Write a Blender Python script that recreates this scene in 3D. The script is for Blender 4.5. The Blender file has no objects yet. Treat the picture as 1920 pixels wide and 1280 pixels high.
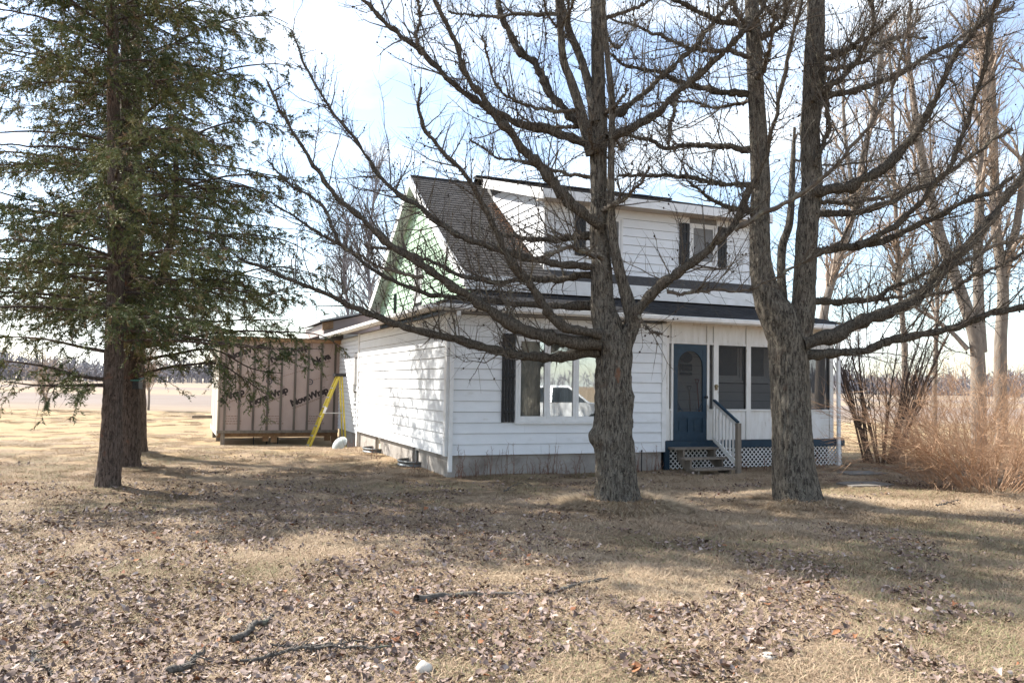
import bpy, math, random
import numpy as np
from mathutils import Matrix, Vector
random.seed(7); RNG = np.random.default_rng(11)
S = bpy.context.scene; COL = S.collection

# ------------------------------------------------------------------ camera
F = 1550.0; PITCH = math.atan(82 / F); ROLL = 0.0165; CAMH = 1.75
_f = np.array([0, math.cos(PITCH), math.sin(PITCH)]); _r0 = np.array([1.0, 0, 0]); _u0 = np.array([0, -math.sin(PITCH), math.cos(PITCH)])
_r = math.cos(ROLL) * _r0 + math.sin(ROLL) * _u0; _u = -math.sin(ROLL) * _r0 + math.cos(ROLL) * _u0
CAM = np.array([0, 0, CAMH])
cd = bpy.data.cameras.new('camera'); cam = bpy.data.objects.new('camera', cd); COL.objects.link(cam)
cd.sensor_width = 36; cd.lens = F / 1920 * 36; cd.clip_end = 6000; cd.clip_start = 0.05
cam.matrix_world = Matrix(((_r[0], _u[0], -_f[0], 0), (_r[1], _u[1], -_f[1], 0), (_r[2], _u[2], -_f[2], CAMH), (0, 0, 0, 1)))
S.camera = cam
# ------------------------------------------------------------------ sky, sun, exposure
SUN_EL = math.radians(40); SUN_V = np.array([-0.90, 0.44])
SUN_V = SUN_V / np.linalg.norm(SUN_V)
w = bpy.data.worlds.new('World'); S.world = w; w.use_nodes = True
nt = w.node_tree; nt.nodes.clear()
N = nt.nodes.new; L = nt.links.new
sky = N('ShaderNodeTexSky'); sky.sky_type = 'NISHITA'; sky.sun_disc = False
sky.sun_elevation = SUN_EL; sky.sun_rotation = math.atan2(SUN_V[0], SUN_V[1]); sky.air_density = 1.0; sky.dust_density = 0.8; sky.ozone_density = 1.3
tc = N('ShaderNodeTexCoord'); mp = N('ShaderNodeMapping'); mp.inputs['Scale'].default_value = (1.3, 1.3, 4.2); mp.inputs['Location'].default_value = (0.7, 0.2, 0.45)
no = N('ShaderNodeTexNoise'); no.inputs['Scale'].default_value = 2.1; no.inputs['Detail'].default_value = 7; no.inputs['Roughness'].default_value = 0.52; no.inputs['Distortion'].default_value = 0.35
cr = N('ShaderNodeValToRGB'); cr.color_ramp.elements[0].position = 0.47; cr.color_ramp.elements[1].position = 0.68
cr.color_ramp.elements[0].color = (0.13, 0.13, 0.13, 1); cr.color_ramp.elements[1].color = (1, 1, 1, 1)
mx = N('ShaderNodeMix'); mx.data_type = 'RGBA'; mx.inputs['B'].default_value = (6.0, 6.4, 6.7, 1)
bg = N('ShaderNodeBackground'); bg.inputs['Strength'].default_value = 0.10; ou = N('ShaderNodeOutputWorld')
L(tc.outputs['Generated'], mp.inputs['Vector']); L(mp.outputs['Vector'], no.inputs['Vector']); L(no.outputs['Fac'], cr.inputs['Fac'])
L(cr.outputs['Color'], mx.inputs['Factor']); L(sky.outputs['Color'], mx.inputs['A']); L(mx.outputs['Result'], bg.inputs['Color']); L(bg.outputs['Background'], ou.inputs['Surface'])
sl = bpy.data.lights.new('sun', 'SUN'); sl.energy = 4.0; sl.angle = math.radians(0.55); sl.color = (1.0, 0.95, 0.87)
so = bpy.data.objects.new('sun', sl); COL.objects.link(so)
sd = Vector((SUN_V[0] * math.cos(SUN_EL), SUN_V[1] * math.cos(SUN_EL), math.sin(SUN_EL)))
so.rotation_euler = sd.to_track_quat('Z', 'Y').to_euler(); so.location = (-30, 15, 30)
S.view_settings.view_transform = 'Standard'; S.view_settings.look = 'None'; S.view_settings.exposure = 1.6; S.view_settings.gamma = 1
S.render.film_transparent = False
S.cycles.max_bounces = 6; S.cycles.diffuse_bounces = 3; S.cycles.glossy_bounces = 3; S.cycles.transparent_max_bounces = 12; S.cycles.caustics_reflective = False; S.cycles.caustics_refractive = False

# ------------------------------------------------------------------ helpers
def ray(x, y): return _f + (x - 960) / F * _r + (640 - y) / F * _u
def at(x, y, Y):
    d = ray(x, y); return CAM + d * (Y / d[1])
def ground_at(x, y, z=0.0):
    d = ray(x, y); return CAM + d * ((z - CAMH) / d[2])
TH = math.radians(22.3); HA = np.array([-1.22, 15.75, 0])
HU = np.array([math.cos(TH), math.sin(TH), 0]); HV = np.array([-math.sin(TH), math.cos(TH), 0])
def on_m(x, y, m):
    d = ray(x, y); k = (m - (CAM - HA) @ HV) / (d @ HV); p = CAM + d * k - HA; return p @ HU, p[2]
def on_t(x, y, t):
    d = ray(x, y); k = (t - (CAM - HA) @ HU) / (d @ HU); p = CAM + d * k - HA; return p @ HV, p[2]

def sstep(a, b, x):
    t = np.clip((x - a) / (b - a), 0, 1); return t * t * (3 - 2 * t)
_perm = np.random.default_rng(3).random((64, 64, 64)).astype(np.float32)
def vnoise(p):
    p = np.asarray(p, float); i = np.floor(p).astype(int); f = p - i; f = f * f * (3 - 2 * f); i &= 63; j = (i + 1) & 63
    x0, y0, z0 = i[..., 0], i[..., 1], i[..., 2]; x1, y1, z1 = j[..., 0], j[..., 1], j[..., 2]; fx, fy, fz = f[..., 0], f[..., 1], f[..., 2]
    g = _perm
    a = g[x0, y0, z0] * (1 - fx) + g[x1, y0, z0] * fx; b = g[x0, y1, z0] * (1 - fx) + g[x1, y1, z0] * fx
    c = g[x0, y0, z1] * (1 - fx) + g[x1, y0, z1] * fx; d = g[x0, y1, z1] * (1 - fx) + g[x1, y1, z1] * fx
    return (a * (1 - fy) + b * fy) * (1 - fz) + (c * (1 - fy) + d * fy) * fz
MOUNDS = [(1.60, 12.2, 0.16, 0.95), (4.42, 12.7, 0.15, 0.9), (-6.38, 13.2, 0.05, 0.7), (-7.2, 15.75, 0.10, 0.9), (-8.5, 18.9, 0.10, 1.0)]
def hgt(x, y):
    x = np.asarray(x, float); y = np.asarray(y, float)
    near = sstep(60, 20, y)
    p = np.stack([x * 0.9, y * 0.9, np.zeros_like(x)], -1)
    h = near * ((vnoise(p) - 0.5) * 0.05 + (vnoise(p * 3.1) - 0.5) * 0.025)
    q = np.stack([x * 0.12, y * 0.12, np.zeros_like(x) + 5], -1)
    h = h + sstep(10, 4, y) * (vnoise(q) - 0.5) * 0.06
    for mx_, my_, a, s in MOUNDS: h = h + a * np.exp(-((x - mx_) ** 2 + (y - my_) ** 2) / (2 * (s * 0.6) ** 2))
    h = h - 0.22 * sstep(21, 25.5, y) * sstep(-3.2, -5.2, x) * sstep(40, 30, y)
    return h

def tag(o, label=None, cat=None, group=None, kind=None):
    if label: o['label'] = label
    if cat: o['category'] = cat
    if group: o['group'] = group
    if kind: o['kind'] = kind
    return o
def thing(name, label, cat, loc=(0, 0, 0), rz=0, group=None, kind=None):
    o = bpy.data.objects.new(name, None); COL.objects.link(o); o.location = loc; o.rotation_euler = (0, 0, rz); o.empty_display_size = 0.2
    return tag(o, label, cat, group, kind)
def link(name, me, mat, parent=None, loc=None):
    o = bpy.data.objects.new(name, me); COL.objects.link(o)
    if mat is not None and not me.materials: me.materials.append(mat)
    if parent is not None: o.parent = parent
    if loc is not None: o.location = loc
    return o
class MB:
    """collects plain faces"""
    def __init__(s): s.v = []; s.f = []
    def add(s, vs, fs):
        b = len(s.v); s.v += [tuple(map(float, p)) for p in vs]; s.f += [tuple(b + i for i in f) for f in fs]; return s
    def box(s, x0, x1, y0, y1, z0, z1):
        return s.add([(x0, y0, z0), (x1, y0, z0), (x1, y1, z0), (x0, y1, z0), (x0, y0, z1), (x1, y0, z1), (x1, y1, z1), (x0, y1, z1)],
                     [(0, 3, 2, 1), (4, 5, 6, 7), (0, 1, 5, 4), (1, 2, 6, 5), (2, 3, 7, 6), (3, 0, 4, 7)])
    def hexa(s, p):  # eight corners, bottom ring then top ring
        return s.add(p, [(0, 3, 2, 1), (4, 5, 6, 7), (0, 1, 5, 4), (1, 2, 6, 5), (2, 3, 7, 6), (3, 0, 4, 7)])
    def bar(s, a, b, wx, wy, upv=(0, 0, 1)):
        a = np.array(a, float); b = np.array(b, float); d = b - a; d /= np.linalg.norm(d)
        x = np.cross(d, upv); n = np.linalg.norm(x); x = np.array([1, 0, 0.]) if n < 1e-5 else x / n; y = np.cross(x, d)
        x = x * wx / 2; y = y * wy / 2
        return s.hexa([a - x - y, a + x - y, a + x + y, a - x + y, b - x - y, b + x - y, b + x + y, b - x + y])
    def tube(s, pts, rad, n=8, cap=True):
        pts = [np.array(p, float) for p in pts]; rad = [rad] * len(pts) if np.isscalar(rad) else rad
        b = len(s.v); ref = None
        for i, p in enumerate(pts):
            d = pts[min(i + 1, len(pts) - 1)] - pts[max(i - 1, 0)]; d = d / np.linalg.norm(d)
            if ref is None: ref = np.array([0, 0, 1.]) if abs(d[2]) < .9 else np.array([1., 0, 0])
            x = np.cross(d, ref); x /= np.linalg.norm(x); y = np.cross(d, x); ref = np.cross(x, d)
            for k in range(n):
                a = 2 * math.pi * k / n; s.v.append(tuple(p + rad[i] * (math.cos(a) * x + math.sin(a) * y)))
        for i in range(len(pts) - 1):
            for k in range(n):
                k2 = (k + 1) % n; s.f.append((b + i * n + k, b + i * n + k2, b + (i + 1) * n + k2, b + (i + 1) * n + k))
        if cap: s.f.append(tuple(b + k for k in range(n))[::-1]); s.f.append(tuple(b + (len(pts) - 1) * n + k for k in range(n)))
        return s
    def prism(s, poly, fn, d0, d1):
        n = len(poly); vs = [fn(p[0], p[1], d0) for p in poly] + [fn(p[0], p[1], d1) for p in poly]
        return s.add(vs, [tuple(range(n)), tuple(range(2 * n - 1, n - 1, -1))] + [(i, i + n, (i + 1) % n + n, (i + 1) % n) for i in range(n)])
    def build(s, name, mat, parent=None, loc=None, smooth=False, fix=True):
        me = bpy.data.meshes.new(name); me.from_pydata(s.v, [], s.f)
        if fix:
            import bmesh
            bm = bmesh.new(); bm.from_mesh(me); bmesh.ops.recalc_face_normals(bm, faces=bm.faces); bm.to_mesh(me); bm.free()
        if smooth: me.shade_smooth()
        me.update(); return link(name, me, mat, parent, loc)
class NB:
    """numpy mesh collector (quads and triangles), optional colour per vertex"""
    def __init__(s): s.v = []; s.q = []; s.t = []; s.c = []; s.n = 0
    def add(s, v, q=None, t=None, c=None):
        v = np.asarray(v, np.float32).reshape(-1, 3); s.v.append(v)
        if q is not None and len(q): s.q.append(np.asarray(q, np.int64).reshape(-1, 4) + s.n)
        if t is not None and len(t): s.t.append(np.asarray(t, np.int64).reshape(-1, 3) + s.n)
        if c is not None: s.c.append(np.asarray(c, np.float32).reshape(-1))
        s.n += len(v); return s
    def build(s, name, mat, parent=None, smooth=False):
        v = np.concatenate(s.v); q = np.concatenate(s.q) if s.q else np.zeros((0, 4), np.int64); t = np.concatenate(s.t) if s.t else np.zeros((0, 3), np.int64)
        me = bpy.data.meshes.new(name); me.vertices.add(len(v)); me.vertices.foreach_set('co', v.ravel())
        nl = len(q) * 4 + len(t) * 3; me.loops.add(nl); me.polygons.add(len(q) + len(t))
        me.loops.foreach_set('vertex_index', np.concatenate([q.ravel(), t.ravel()]).astype(np.int32))
        st = np.concatenate([np.arange(len(q)) * 4, len(q) * 4 + np.arange(len(t)) * 3]).astype(np.int32)
        me.polygons.foreach_set('loop_start', st)
        if smooth: me.polygons.foreach_set('use_smooth', np.ones(len(st), bool))
        if s.c:
            a = me.attributes.new('tone', 'FLOAT', 'POINT'); a.data.foreach_set('value', np.concatenate(s.c))
        me.update(calc_edges=True); me.validate(); return link(name, me, mat, parent)
    def tubes(s, P, R, n=4, c=None):
        P = np.asarray(P, float); R = np.asarray(R, float); K, M, _ = P.shape
        T = np.gradient(P, axis=1); T /= np.linalg.norm(T, axis=2, keepdims=True) + 1e-9
        D = P[:, -1] - P[:, 0]; D /= np.linalg.norm(D, axis=1, keepdims=True) + 1e-9
        ref = np.where(np.abs(D[:, 2:3]) < .8, np.array([[0, 0, 1.]]), np.array([[1., 0, 0]]))[:, None, :]
        X = np.cross(T, ref); X /= np.linalg.norm(X, axis=2, keepdims=True) + 1e-9; Y = np.cross(T, X)
        a = np.arange(n) * 2 * math.pi / n
        V = P[:, :, None, :] + R[:, :, None, None] * (np.cos(a)[None, None, :, None] * X[:, :, None, :] + np.sin(a)[None, None, :, None] * Y[:, :, None, :])
        base = (np.arange(K) * M * n)[:, None, None]; i = (np.arange(M - 1) * n)[None, :, None]; k = np.arange(n)[None, None, :]; k2 = (k + 1) % n
        q = np.stack([base + i + k, base + i + k2, base + i + n + k2, base + i + n + k], -1)
        s.add(V, q, c=None if c is None else np.repeat(np.asarray(c, float), M * n)); return s

# ------------------------------------------------------------------ materials
def mat_new(name):
    m = bpy.data.materials.new(name); m.use_nodes = True; n = m.node_tree; b = n.nodes['Principled BSDF']; return m, n, b
def M(name, c1, c2=None, scale=6, rough=0.7, bump=0.0, bscale=40, stretch=(1, 1, 1), rnd=0.0, spec=0.3, metallic=0, detail=5, lo=.35, hi=.65, c3=None, c3s=1.5, c3lo=.6, c3hi=.7, tone=None):
    m, n, b = mat_new(name); nd = n.nodes.new; lk = n.links.new
    b.inputs['Roughness'].default_value = rough; b.inputs['Metallic'].default_value = metallic; b.inputs['Specular IOR Level'].default_value = spec
    t = nd('ShaderNodeTexCoord'); mp = nd('ShaderNodeMapping'); mp.inputs['Scale'].default_value = stretch; lk(t.outputs['Object'], mp.inputs['Vector'])
    def ramp(sc, lo, hi, det=detail):
        no = nd('ShaderNodeTexNoise'); no.inputs['Scale'].default_value = sc; no.inputs['Detail'].default_value = det; no.inputs['Roughness'].default_value = .6; lk(mp.outputs['Vector'], no.inputs['Vector'])
        r = nd('ShaderNodeMapRange'); r.inputs['From Min'].default_value = lo; r.inputs['From Max'].default_value = hi; lk(no.outputs['Fac'], r.inputs['Value']); return r.outputs['Result']
    def mixc(f, a, bb):
        x = nd('ShaderNodeMix'); x.data_type = 'RGBA'
        if f is not None: lk(f, x.inputs['Factor'])
        for k, v in (('A', a), ('B', bb)):
            if isinstance(v, tuple): x.inputs[k].default_value = (*v, 1)
            else: lk(v, x.inputs[k])
        return x.outputs['Result']
    if tone is not None:
        at_ = nd('ShaderNodeAttribute'); at_.attribute_name = 'tone'; rp = nd('ShaderNodeValToRGB'); rp.color_ramp.interpolation = 'LINEAR'
        e = rp.color_ramp.elements
        for i, (pos, col_) in enumerate(tone):
            if i < 2: e[i].position = pos; e[i].color = (*col_, 1)
            else: x = e.new(pos); x.color = (*col_, 1)
        lk(at_.outputs['Fac'], rp.inputs['Fac']); col = rp.outputs['Color']
        if c2: col = mixc(None, col, col)
    else:
        col = mixc(ramp(scale, lo, hi), c1, c2 or c1)
    if c3: col = mixc(ramp(c3s, c3lo, c3hi), col, c3)
    if rnd:
        oi = nd('ShaderNodeObjectInfo'); mr = nd('ShaderNodeMapRange'); mr.inputs['To Min'].default_value = 1 - rnd; mr.inputs['To Max'].default_value = 1 + rnd * .6; lk(oi.outputs['Random'], mr.inputs['Value'])
        hs = nd('ShaderNodeHueSaturation'); lk(mr.outputs['Result'], hs.inputs['Value']); lk(col, hs.inputs['Color']); col = hs.outputs['Color']
    lk(col, b.inputs['Base Color'])
    if bump:
        no = nd('ShaderNodeTexNoise'); no.inputs['Scale'].default_value = bscale; no.inputs['Detail'].default_value = 6; lk(mp.outputs['Vector'], no.inputs['Vector'])
        bp = nd('ShaderNodeBump'); bp.inputs['Strength'].default_value = bump; bp.inputs['Distance'].default_value = .02; lk(no.outputs['Fac'], bp.inputs['Height']); lk(bp.outputs['Normal'], b.inputs['Normal'])
    return m
white = M('white_siding', (.79, .81, .835), (.73, .75, .775), 2.2, .55, .05, 60, (1, 1, 2.5), rnd=.035, c3=(.62, .62, .60), c3s=3.2, c3lo=.60, c3hi=.85)
trim = M('white_trim', (.80, .80, .80), (.70, .70, .69), 5, .5, .04, 70, c3=(.5, .47, .42), c3s=9, c3lo=.66, c3hi=.85)
peel = M('weathered_white_paint', (.78, .77, .75), (.66, .64, .60), 7, .7, .15, 50, (1, 1, .25), c3=(.42, .36, .30), c3s=14, c3lo=.62, c3hi=.74)
greens = M('mint_siding', (.46, .64, .47), (.42, .59, .43), 3, .55, .04, 60, rnd=.03)
soffit = M('aged_soffit', (.52, .46, .39), (.44, .38, .32), 5, .7, .08)
shingle = M('asphalt_shingle', (.075, .068, .064), (.045, .041, .040), 14, .9, .5, 160, rnd=.22, c3=(.12, .105, .095), c3s=30, c3lo=.58, c3hi=.7)
shingled = M('dark_asphalt_shingle', (.035, .035, .038), (.022, .022, .025), 14, .92, .5, 160, rnd=.2)
black = M('black_paint', (.014, .014, .016), (.019, .018, .019), 10, .5)
bluep = M('dark_blue_paint', (.018, .046, .076), (.014, .036, .060), 9, .5, .1, 50, c3=(.035, .055, .07), c3s=12)
concrete = M('concrete', (.40, .37, .34), (.30, .275, .25), 3, .9, .3, 30, c3=(.20, .17, .145), c3s=2.2, c3lo=.55, c3hi=.75)
shadow_sheath = M('shadow_line_sheathing', (.22, .22, .22), (.18, .18, .18), rough=.9)  # wall core kept dark so board gaps draw painted lap shadow lines
dark = M('interior_shade', (.02, .02, .022), rough=.9)
greyin = M('interior_grey', (.25, .25, .25), (.2, .2, .2), rough=.9)
greywood = M('weathered_wood', (.27, .23, .19), (.17, .145, .12), 10, .85, .35, 40, (1, 1, .12), rnd=.15)
rawwood = M('raw_lumber', (.36, .22, .12), (.24, .14, .08), 9, .8, .2, 40, rnd=.15)
wrapm = M('housewrap', (.43, .345, .32), (.39, .31, .29), 2.5, .55, .12, 9)
ink = M('dark_print', (.035, .028, .03), (.05, .04, .04), 20, .7)
ink2 = M('faint_print', (.24, .17, .15), (.28, .2, .17), 20, .7)
yellow = M('yellow_fibreglass', (.52, .42, .06), (.44, .35, .05), 7, .45, .05, rnd=.03)
alu = M('aluminium', (.45, .45, .45), (.35, .35, .35), 12, .4, .1, metallic=.8)
galv = M('galvanised_steel', (.20, .215, .225), (.13, .14, .145), 9, .45, .1, metallic=.6, c3=(.16, .12, .09), c3s=7, c3lo=.62, c3hi=.75)
dishm = M('dish_enamel', (.50, .54, .53), (.42, .46, .45), 8, .5, .05)
stone = M('pale_stone', (.62, .57, .50), (.46, .41, .35), 14, .85, .4, 30)
stick = M('dead_stick', (.13, .115, .10), (.075, .065, .055), 12, .9, .5, 60, c3=(.17, .18, .13), c3s=8)
def bark(name, plate, furrow, lichen, red, redpos=(), sc=1.0):
    m, n, b = mat_new(name); nd = n.nodes.new; lk = n.links.new; b.inputs['Roughness'].default_value = .95; b.inputs['Specular IOR Level'].default_value = .15
    t = nd('ShaderNodeTexCoord')
    def noise(s, st=(1, 1, 1), det=6, ro=.65, dis=0):
        mp = nd('ShaderNodeMapping'); mp.inputs['Scale'].default_value = st; lk(t.outputs['Object'], mp.inputs['Vector']); x = nd('ShaderNodeTexNoise'); x.inputs['Scale'].default_value = s; x.inputs['Detail'].default_value = det; x.inputs['Roughness'].default_value = ro; x.inputs['Distortion'].default_value = dis; lk(mp.outputs['Vector'], x.inputs['Vector']); return x.outputs['Fac']
    def rng(v, a, bb, c=0, d=1):
        r = nd('ShaderNodeMapRange'); r.inputs['From Min'].default_value = a; r.inputs['From Max'].default_value = bb; r.inputs['To Min'].default_value = c; r.inputs['To Max'].default_value = d; lk(v, r.inputs['Value']); return r.outputs['Result']
    def mixc(f, a, bb):
        x = nd('ShaderNodeMix'); x.data_type = 'RGBA'; lk(f, x.inputs['Factor'])
        for k, v in (('A', a), ('B', bb)):
            if isinstance(v, tuple): x.inputs[k].default_value = (*v, 1)
            else: lk(v, x.inputs[k])
        return x.outputs['Result']
    fine = noise(34 * sc, (1, 1, .22), 8, .72, .8)
    col = mixc(rng(fine, .43, .57), furrow, plate)
    col = mixc(rng(noise(5 * sc), .5, .7, 0, .7), col, tuple(c * .6 for c in plate))
    col = mixc(rng(noise(60 * sc, det=3), .60, .68, 0, .8), col, lichen)
    col = mixc(rng(noise(3.3 * sc), .60, .72, 0, .55), col, red)
    for (p, r) in redpos:
        g = nd('ShaderNodeNewGeometry'); d = nd('ShaderNodeVectorMath'); d.operation = 'DISTANCE'; d.inputs[1].default_value = p; lk(g.outputs['Position'], d.inputs[0])
        ad = nd('ShaderNodeMath'); ad.operation = 'ADD'; lk(d.outputs['Value'], ad.inputs[0]); lk(rng(noise(9, (1, 1, .4)), .3, .7, -r * 1.6, r * 1.6), ad.inputs[1]); col = mixc(rng(ad.outputs[0], r, r * .5, 0, .8), col, (.16, .075, .042))
    lk(col, b.inputs['Base Color'])
    bp = nd('ShaderNodeBump'); bp.inputs['Strength'].default_value = 1; bp.inputs['Distance'].default_value = .03; lk(fine, bp.inputs['Height']); lk(bp.outputs['Normal'], b.inputs['Normal']); return m
_rp = [(tuple(at(1168, 690, 11.85)), .12), (tuple(at(1186, 630, 11.85)), .12)]
barkL = bark('larch_bark', (.185, .162, .132), (.036, .030, .026), (.28, .285, .22), (.115, .075, .055), _rp)
barkM = bark('larch_limb_bark', (.135, .115, .092), (.034, .028, .023), (.28, .27, .205), (.10, .065, .045), (), 1.5)
barkT = M('larch_twig', (.13, .107, .084), (.07, .056, .045), 9, .9, .3, 40, c3=(.20, .185, .14), c3s=7, c3lo=.54, c3hi=.64)
barkS = bark('spruce_bark', (.15, .112, .092), (.045, .034, .028), (.21, .19, .165), (.24, .10, .055))
cone = M('larch_cone', (.055, .04, .03), (.035, .027, .022), 20, .8)
barkB = M('grey_bark', (.24, .205, .17), (.15, .125, .105), 7, .95, .5, 20, (1, 1, .3))
twigB = M('pale_twig', (.40, .315, .25), (.29, .225, .175), 3, .9)
twigF = M('haze_tinted_twig', (.235, .225, .245), (.17, .165, .18), .05, .95)  # grey lavender tint paints distance haze into the twig colour
twigD = M('dark_shrub_stem', (.10, .068, .052), (.065, .045, .037), 9, .85)
orange = M('tan_shrub_stem', (.50, .335, .22), (.34, .205, .125), 3, .85)
vine = M('dead_vine', (.27, .14, .10), (.15, .085, .06), 5, .9)
needle = M('spruce_needle', (0, 0, 0), rough=.7, tone=[(0, (.040, .058, .024)), (.3, (.085, .105, .038)), (.6, (.16, .168, .062)), (.85, (.25, .225, .10)), (.9, (.19, .14, .08)), (1, (.26, .185, .115))])
straw = M('dry_grass', (0, 0, 0), rough=.8, tone=[(0, (.20, .132, .085)), (.5, (.35, .252, .165)), (.85, (.51, .39, .265)), (.95, (.27, .25, .13)), (1, (.20, .20, .09))])
leafm = M('dead_leaf', (0, 0, 0), rough=.75, tone=[(0, (.085, .055, .042)), (.35, (.165, .112, .088)), (.75, (.27, .20, .17)), (.92, (.42, .34, .295)), (.93, (.22, .085, .04)), (1, (.27, .12, .055))])
brass = M('old_brass', (.25, .2, .12), (.15, .12, .08), 20, .5, metallic=.6)
redp = M('red_grip', (.30, .05, .04), rough=.5)
carw = M('white_car_paint', (.80, .80, .80), rough=.25, spec=.5)
tyre = M('tyre_rubber', (.02, .02, .02), rough=.9)
def glass(name, refl=.3, tint=(.75, .8, .8), rough=.0):
    m, n, b = mat_new(name); nd = n.nodes.new; lk = n.links.new; n.nodes.remove(b); o = n.nodes['Material Output']
    g = nd('ShaderNodeBsdfGlossy'); g.inputs['Roughness'].default_value = rough; g.inputs['Color'].default_value = (.9, .93, .95, 1); t = nd('ShaderNodeBsdfTransparent'); t.inputs['Color'].default_value = (*tint, 1)
    f = nd('ShaderNodeFresnel'); f.inputs['IOR'].default_value = 1.5; mr = nd('ShaderNodeMapRange'); mr.inputs['To Min'].default_value = refl - .04; mr.inputs['To Max'].default_value = 1; lk(f.outputs['Fac'], mr.inputs['Value'])
    x = nd('ShaderNodeMixShader'); lk(mr.outputs['Result'], x.inputs['Fac']); lk(t.outputs['BSDF'], x.inputs[1]); lk(g.outputs['BSDF'], x.inputs[2]); lk(x.outputs['Shader'], o.inputs['Surface']); return m
pane = glass('window_glass', .30, (.9, .93, .93), rough=.01)
def screenm():
    m, n, b = mat_new('insect_screen'); nd = n.nodes.new; lk = n.links.new; o = n.nodes['Material Output']
    b.inputs['Base Color'].default_value = (.035, .037, .04, 1); b.inputs['Roughness'].default_value = .6
    t = nd('ShaderNodeBsdfTransparent'); x = nd('ShaderNodeMixShader'); x.inputs['Fac'].default_value = .38; lk(t.outputs['BSDF'], x.inputs[1]); lk(b.outputs['BSDF'], x.inputs[2]); lk(x.outputs['Shader'], o.inputs['Surface']); return m
screen = screenm()
# ------------------------------------------------------------------ ground
def ground_material():
    m, n, b = mat_new('lawn_and_field'); nd = n.nodes.new; lk = n.links.new
    b.inputs['Roughness'].default_value = .95; b.inputs['Specular IOR Level'].default_value = .1
    g = nd('ShaderNodeNewGeometry'); sp = nd('ShaderNodeSeparateXYZ'); lk(g.outputs['Position'], sp.inputs['Vector'])
    def noise(sc, det=6, st=(1, 1, 1), ro=.6):
        mp = nd('ShaderNodeMapping'); mp.inputs['Scale'].default_value = st; lk(g.outputs['Position'], mp.inputs['Vector'])
        t = nd('ShaderNodeTexNoise'); t.inputs['Scale'].default_value = sc; t.inputs['Detail'].default_value = det; t.inputs['Roughness'].default_value = ro; lk(mp.outputs['Vector'], t.inputs['Vector']); return t.outputs['Fac']
    def rng(v, a, bb, c=0, d=1):
        r = nd('ShaderNodeMapRange'); r.inputs['From Min'].default_value = a; r.inputs['From Max'].default_value = bb; r.inputs['To Min'].default_value = c; r.inputs['To Max'].default_value = d; lk(v, r.inputs['Value']); return r.outputs['Result']
    def mixc(f, a, bb):
        x = nd('ShaderNodeMix'); x.data_type = 'RGBA'; lk(f, x.inputs['Factor'])
        for k, v in (('A', a), ('B', bb)):
            if isinstance(v, tuple): x.inputs[k].default_value = (*v, 1)
            else: lk(v, x.inputs[k])
        return x.outputs['Result']
    def math_(op, a, bb):
        x = nd('ShaderNodeMath'); x.operation = op
        for i, v in enumerate((a, bb)):
            if isinstance(v, (int, float)): x.inputs[i].default_value = v
            else: lk(v, x.inputs[i])
        return x.outputs[0]
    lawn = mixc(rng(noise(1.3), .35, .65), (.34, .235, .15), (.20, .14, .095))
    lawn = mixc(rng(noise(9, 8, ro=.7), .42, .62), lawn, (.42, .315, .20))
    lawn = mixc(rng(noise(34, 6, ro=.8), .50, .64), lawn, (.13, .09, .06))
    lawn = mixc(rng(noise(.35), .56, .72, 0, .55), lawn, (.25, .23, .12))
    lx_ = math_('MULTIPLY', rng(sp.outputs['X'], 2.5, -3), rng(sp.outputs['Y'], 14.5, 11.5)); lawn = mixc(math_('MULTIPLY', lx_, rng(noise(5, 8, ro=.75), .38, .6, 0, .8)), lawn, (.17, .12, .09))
    yard = mixc(rng(noise(.5, 8, ro=.7), .35, .7), (.42, .305, .17), (.32, .235, .14))
    yard = mixc(rng(noise(3, 7, (.35, 1.4, 1), .75), .5, .68), yard, (.27, .20, .12))
    y_ = math_('ADD', sp.outputs['Y'], rng(noise(.06, 4), 0, 1, -6, 6))
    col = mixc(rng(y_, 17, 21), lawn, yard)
    st = nd('ShaderNodeValToRGB'); e = st.color_ramp.elements; st.color_ramp.interpolation = 'LINEAR'
    bands = [(0, (.36, .27, .18)), (.03, (.28, .235, .21)), (.10, (.255, .215, .195)), (.125, (.42, .325, .22)), (.20, (.39, .30, .205)), (.23, (.28, .235, .21)), (.30, (.27, .225, .20)), (.34, (.43, .33, .225)), (.5, (.40, .31, .22)), (.56, (.30, .25, .215)), (.75, (.43, .34, .235)), (1, (.37, .30, .23))]
    for i, (p, c) in enumerate(bands):
        x = e[i] if i < 2 else e.new(p); x.position = p; x.color = (*c, 1)
    yw = math_('ADD', sp.outputs['Y'], rng(noise(.02, 3, (.2, 1, 1)), 0, 1, -12, 12))
    lk(rng(yw, 46, 500), st.inputs['Fac'])
    fld = mixc(rng(noise(.9, 8, (.12, 1, 1), .75), .38, .64), st.outputs['Color'], (.21, .165, .13))
    col = mixc(rng(y_, 45, 48), col, fld)
    # bare brown bed of leaves and soil beside the porch
    bx = math_('SUBTRACT', sp.outputs['X'], 9.3); by = math_('SUBTRACT', sp.outputs['Y'], 17.2)
    rr = math_('ADD', math_('MULTIPLY', math_('MULTIPLY', bx, bx), .055), math_('MULTIPLY', math_('MULTIPLY', by, by), .16))
    rr = math_('ADD', rr, rng(noise(1.5), 0, 1, -.6, .6))
    col = mixc(rng(rr, .75, 1.15, 1, 0), col, mixc(rng(noise(8, 8, ro=.75), .4, .65), (.11, .07, .048), (.22, .145, .10)))
    lk(col, b.inputs['Base Color'])
    bp = nd('ShaderNodeBump'); bp.inputs['Strength'].default_value = .7; bp.inputs['Distance'].default_value = .035; lk(noise(26, 9, ro=.75), bp.inputs['Height']); lk(bp.outputs['Normal'], b.inputs['Normal'])
    return m
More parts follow.
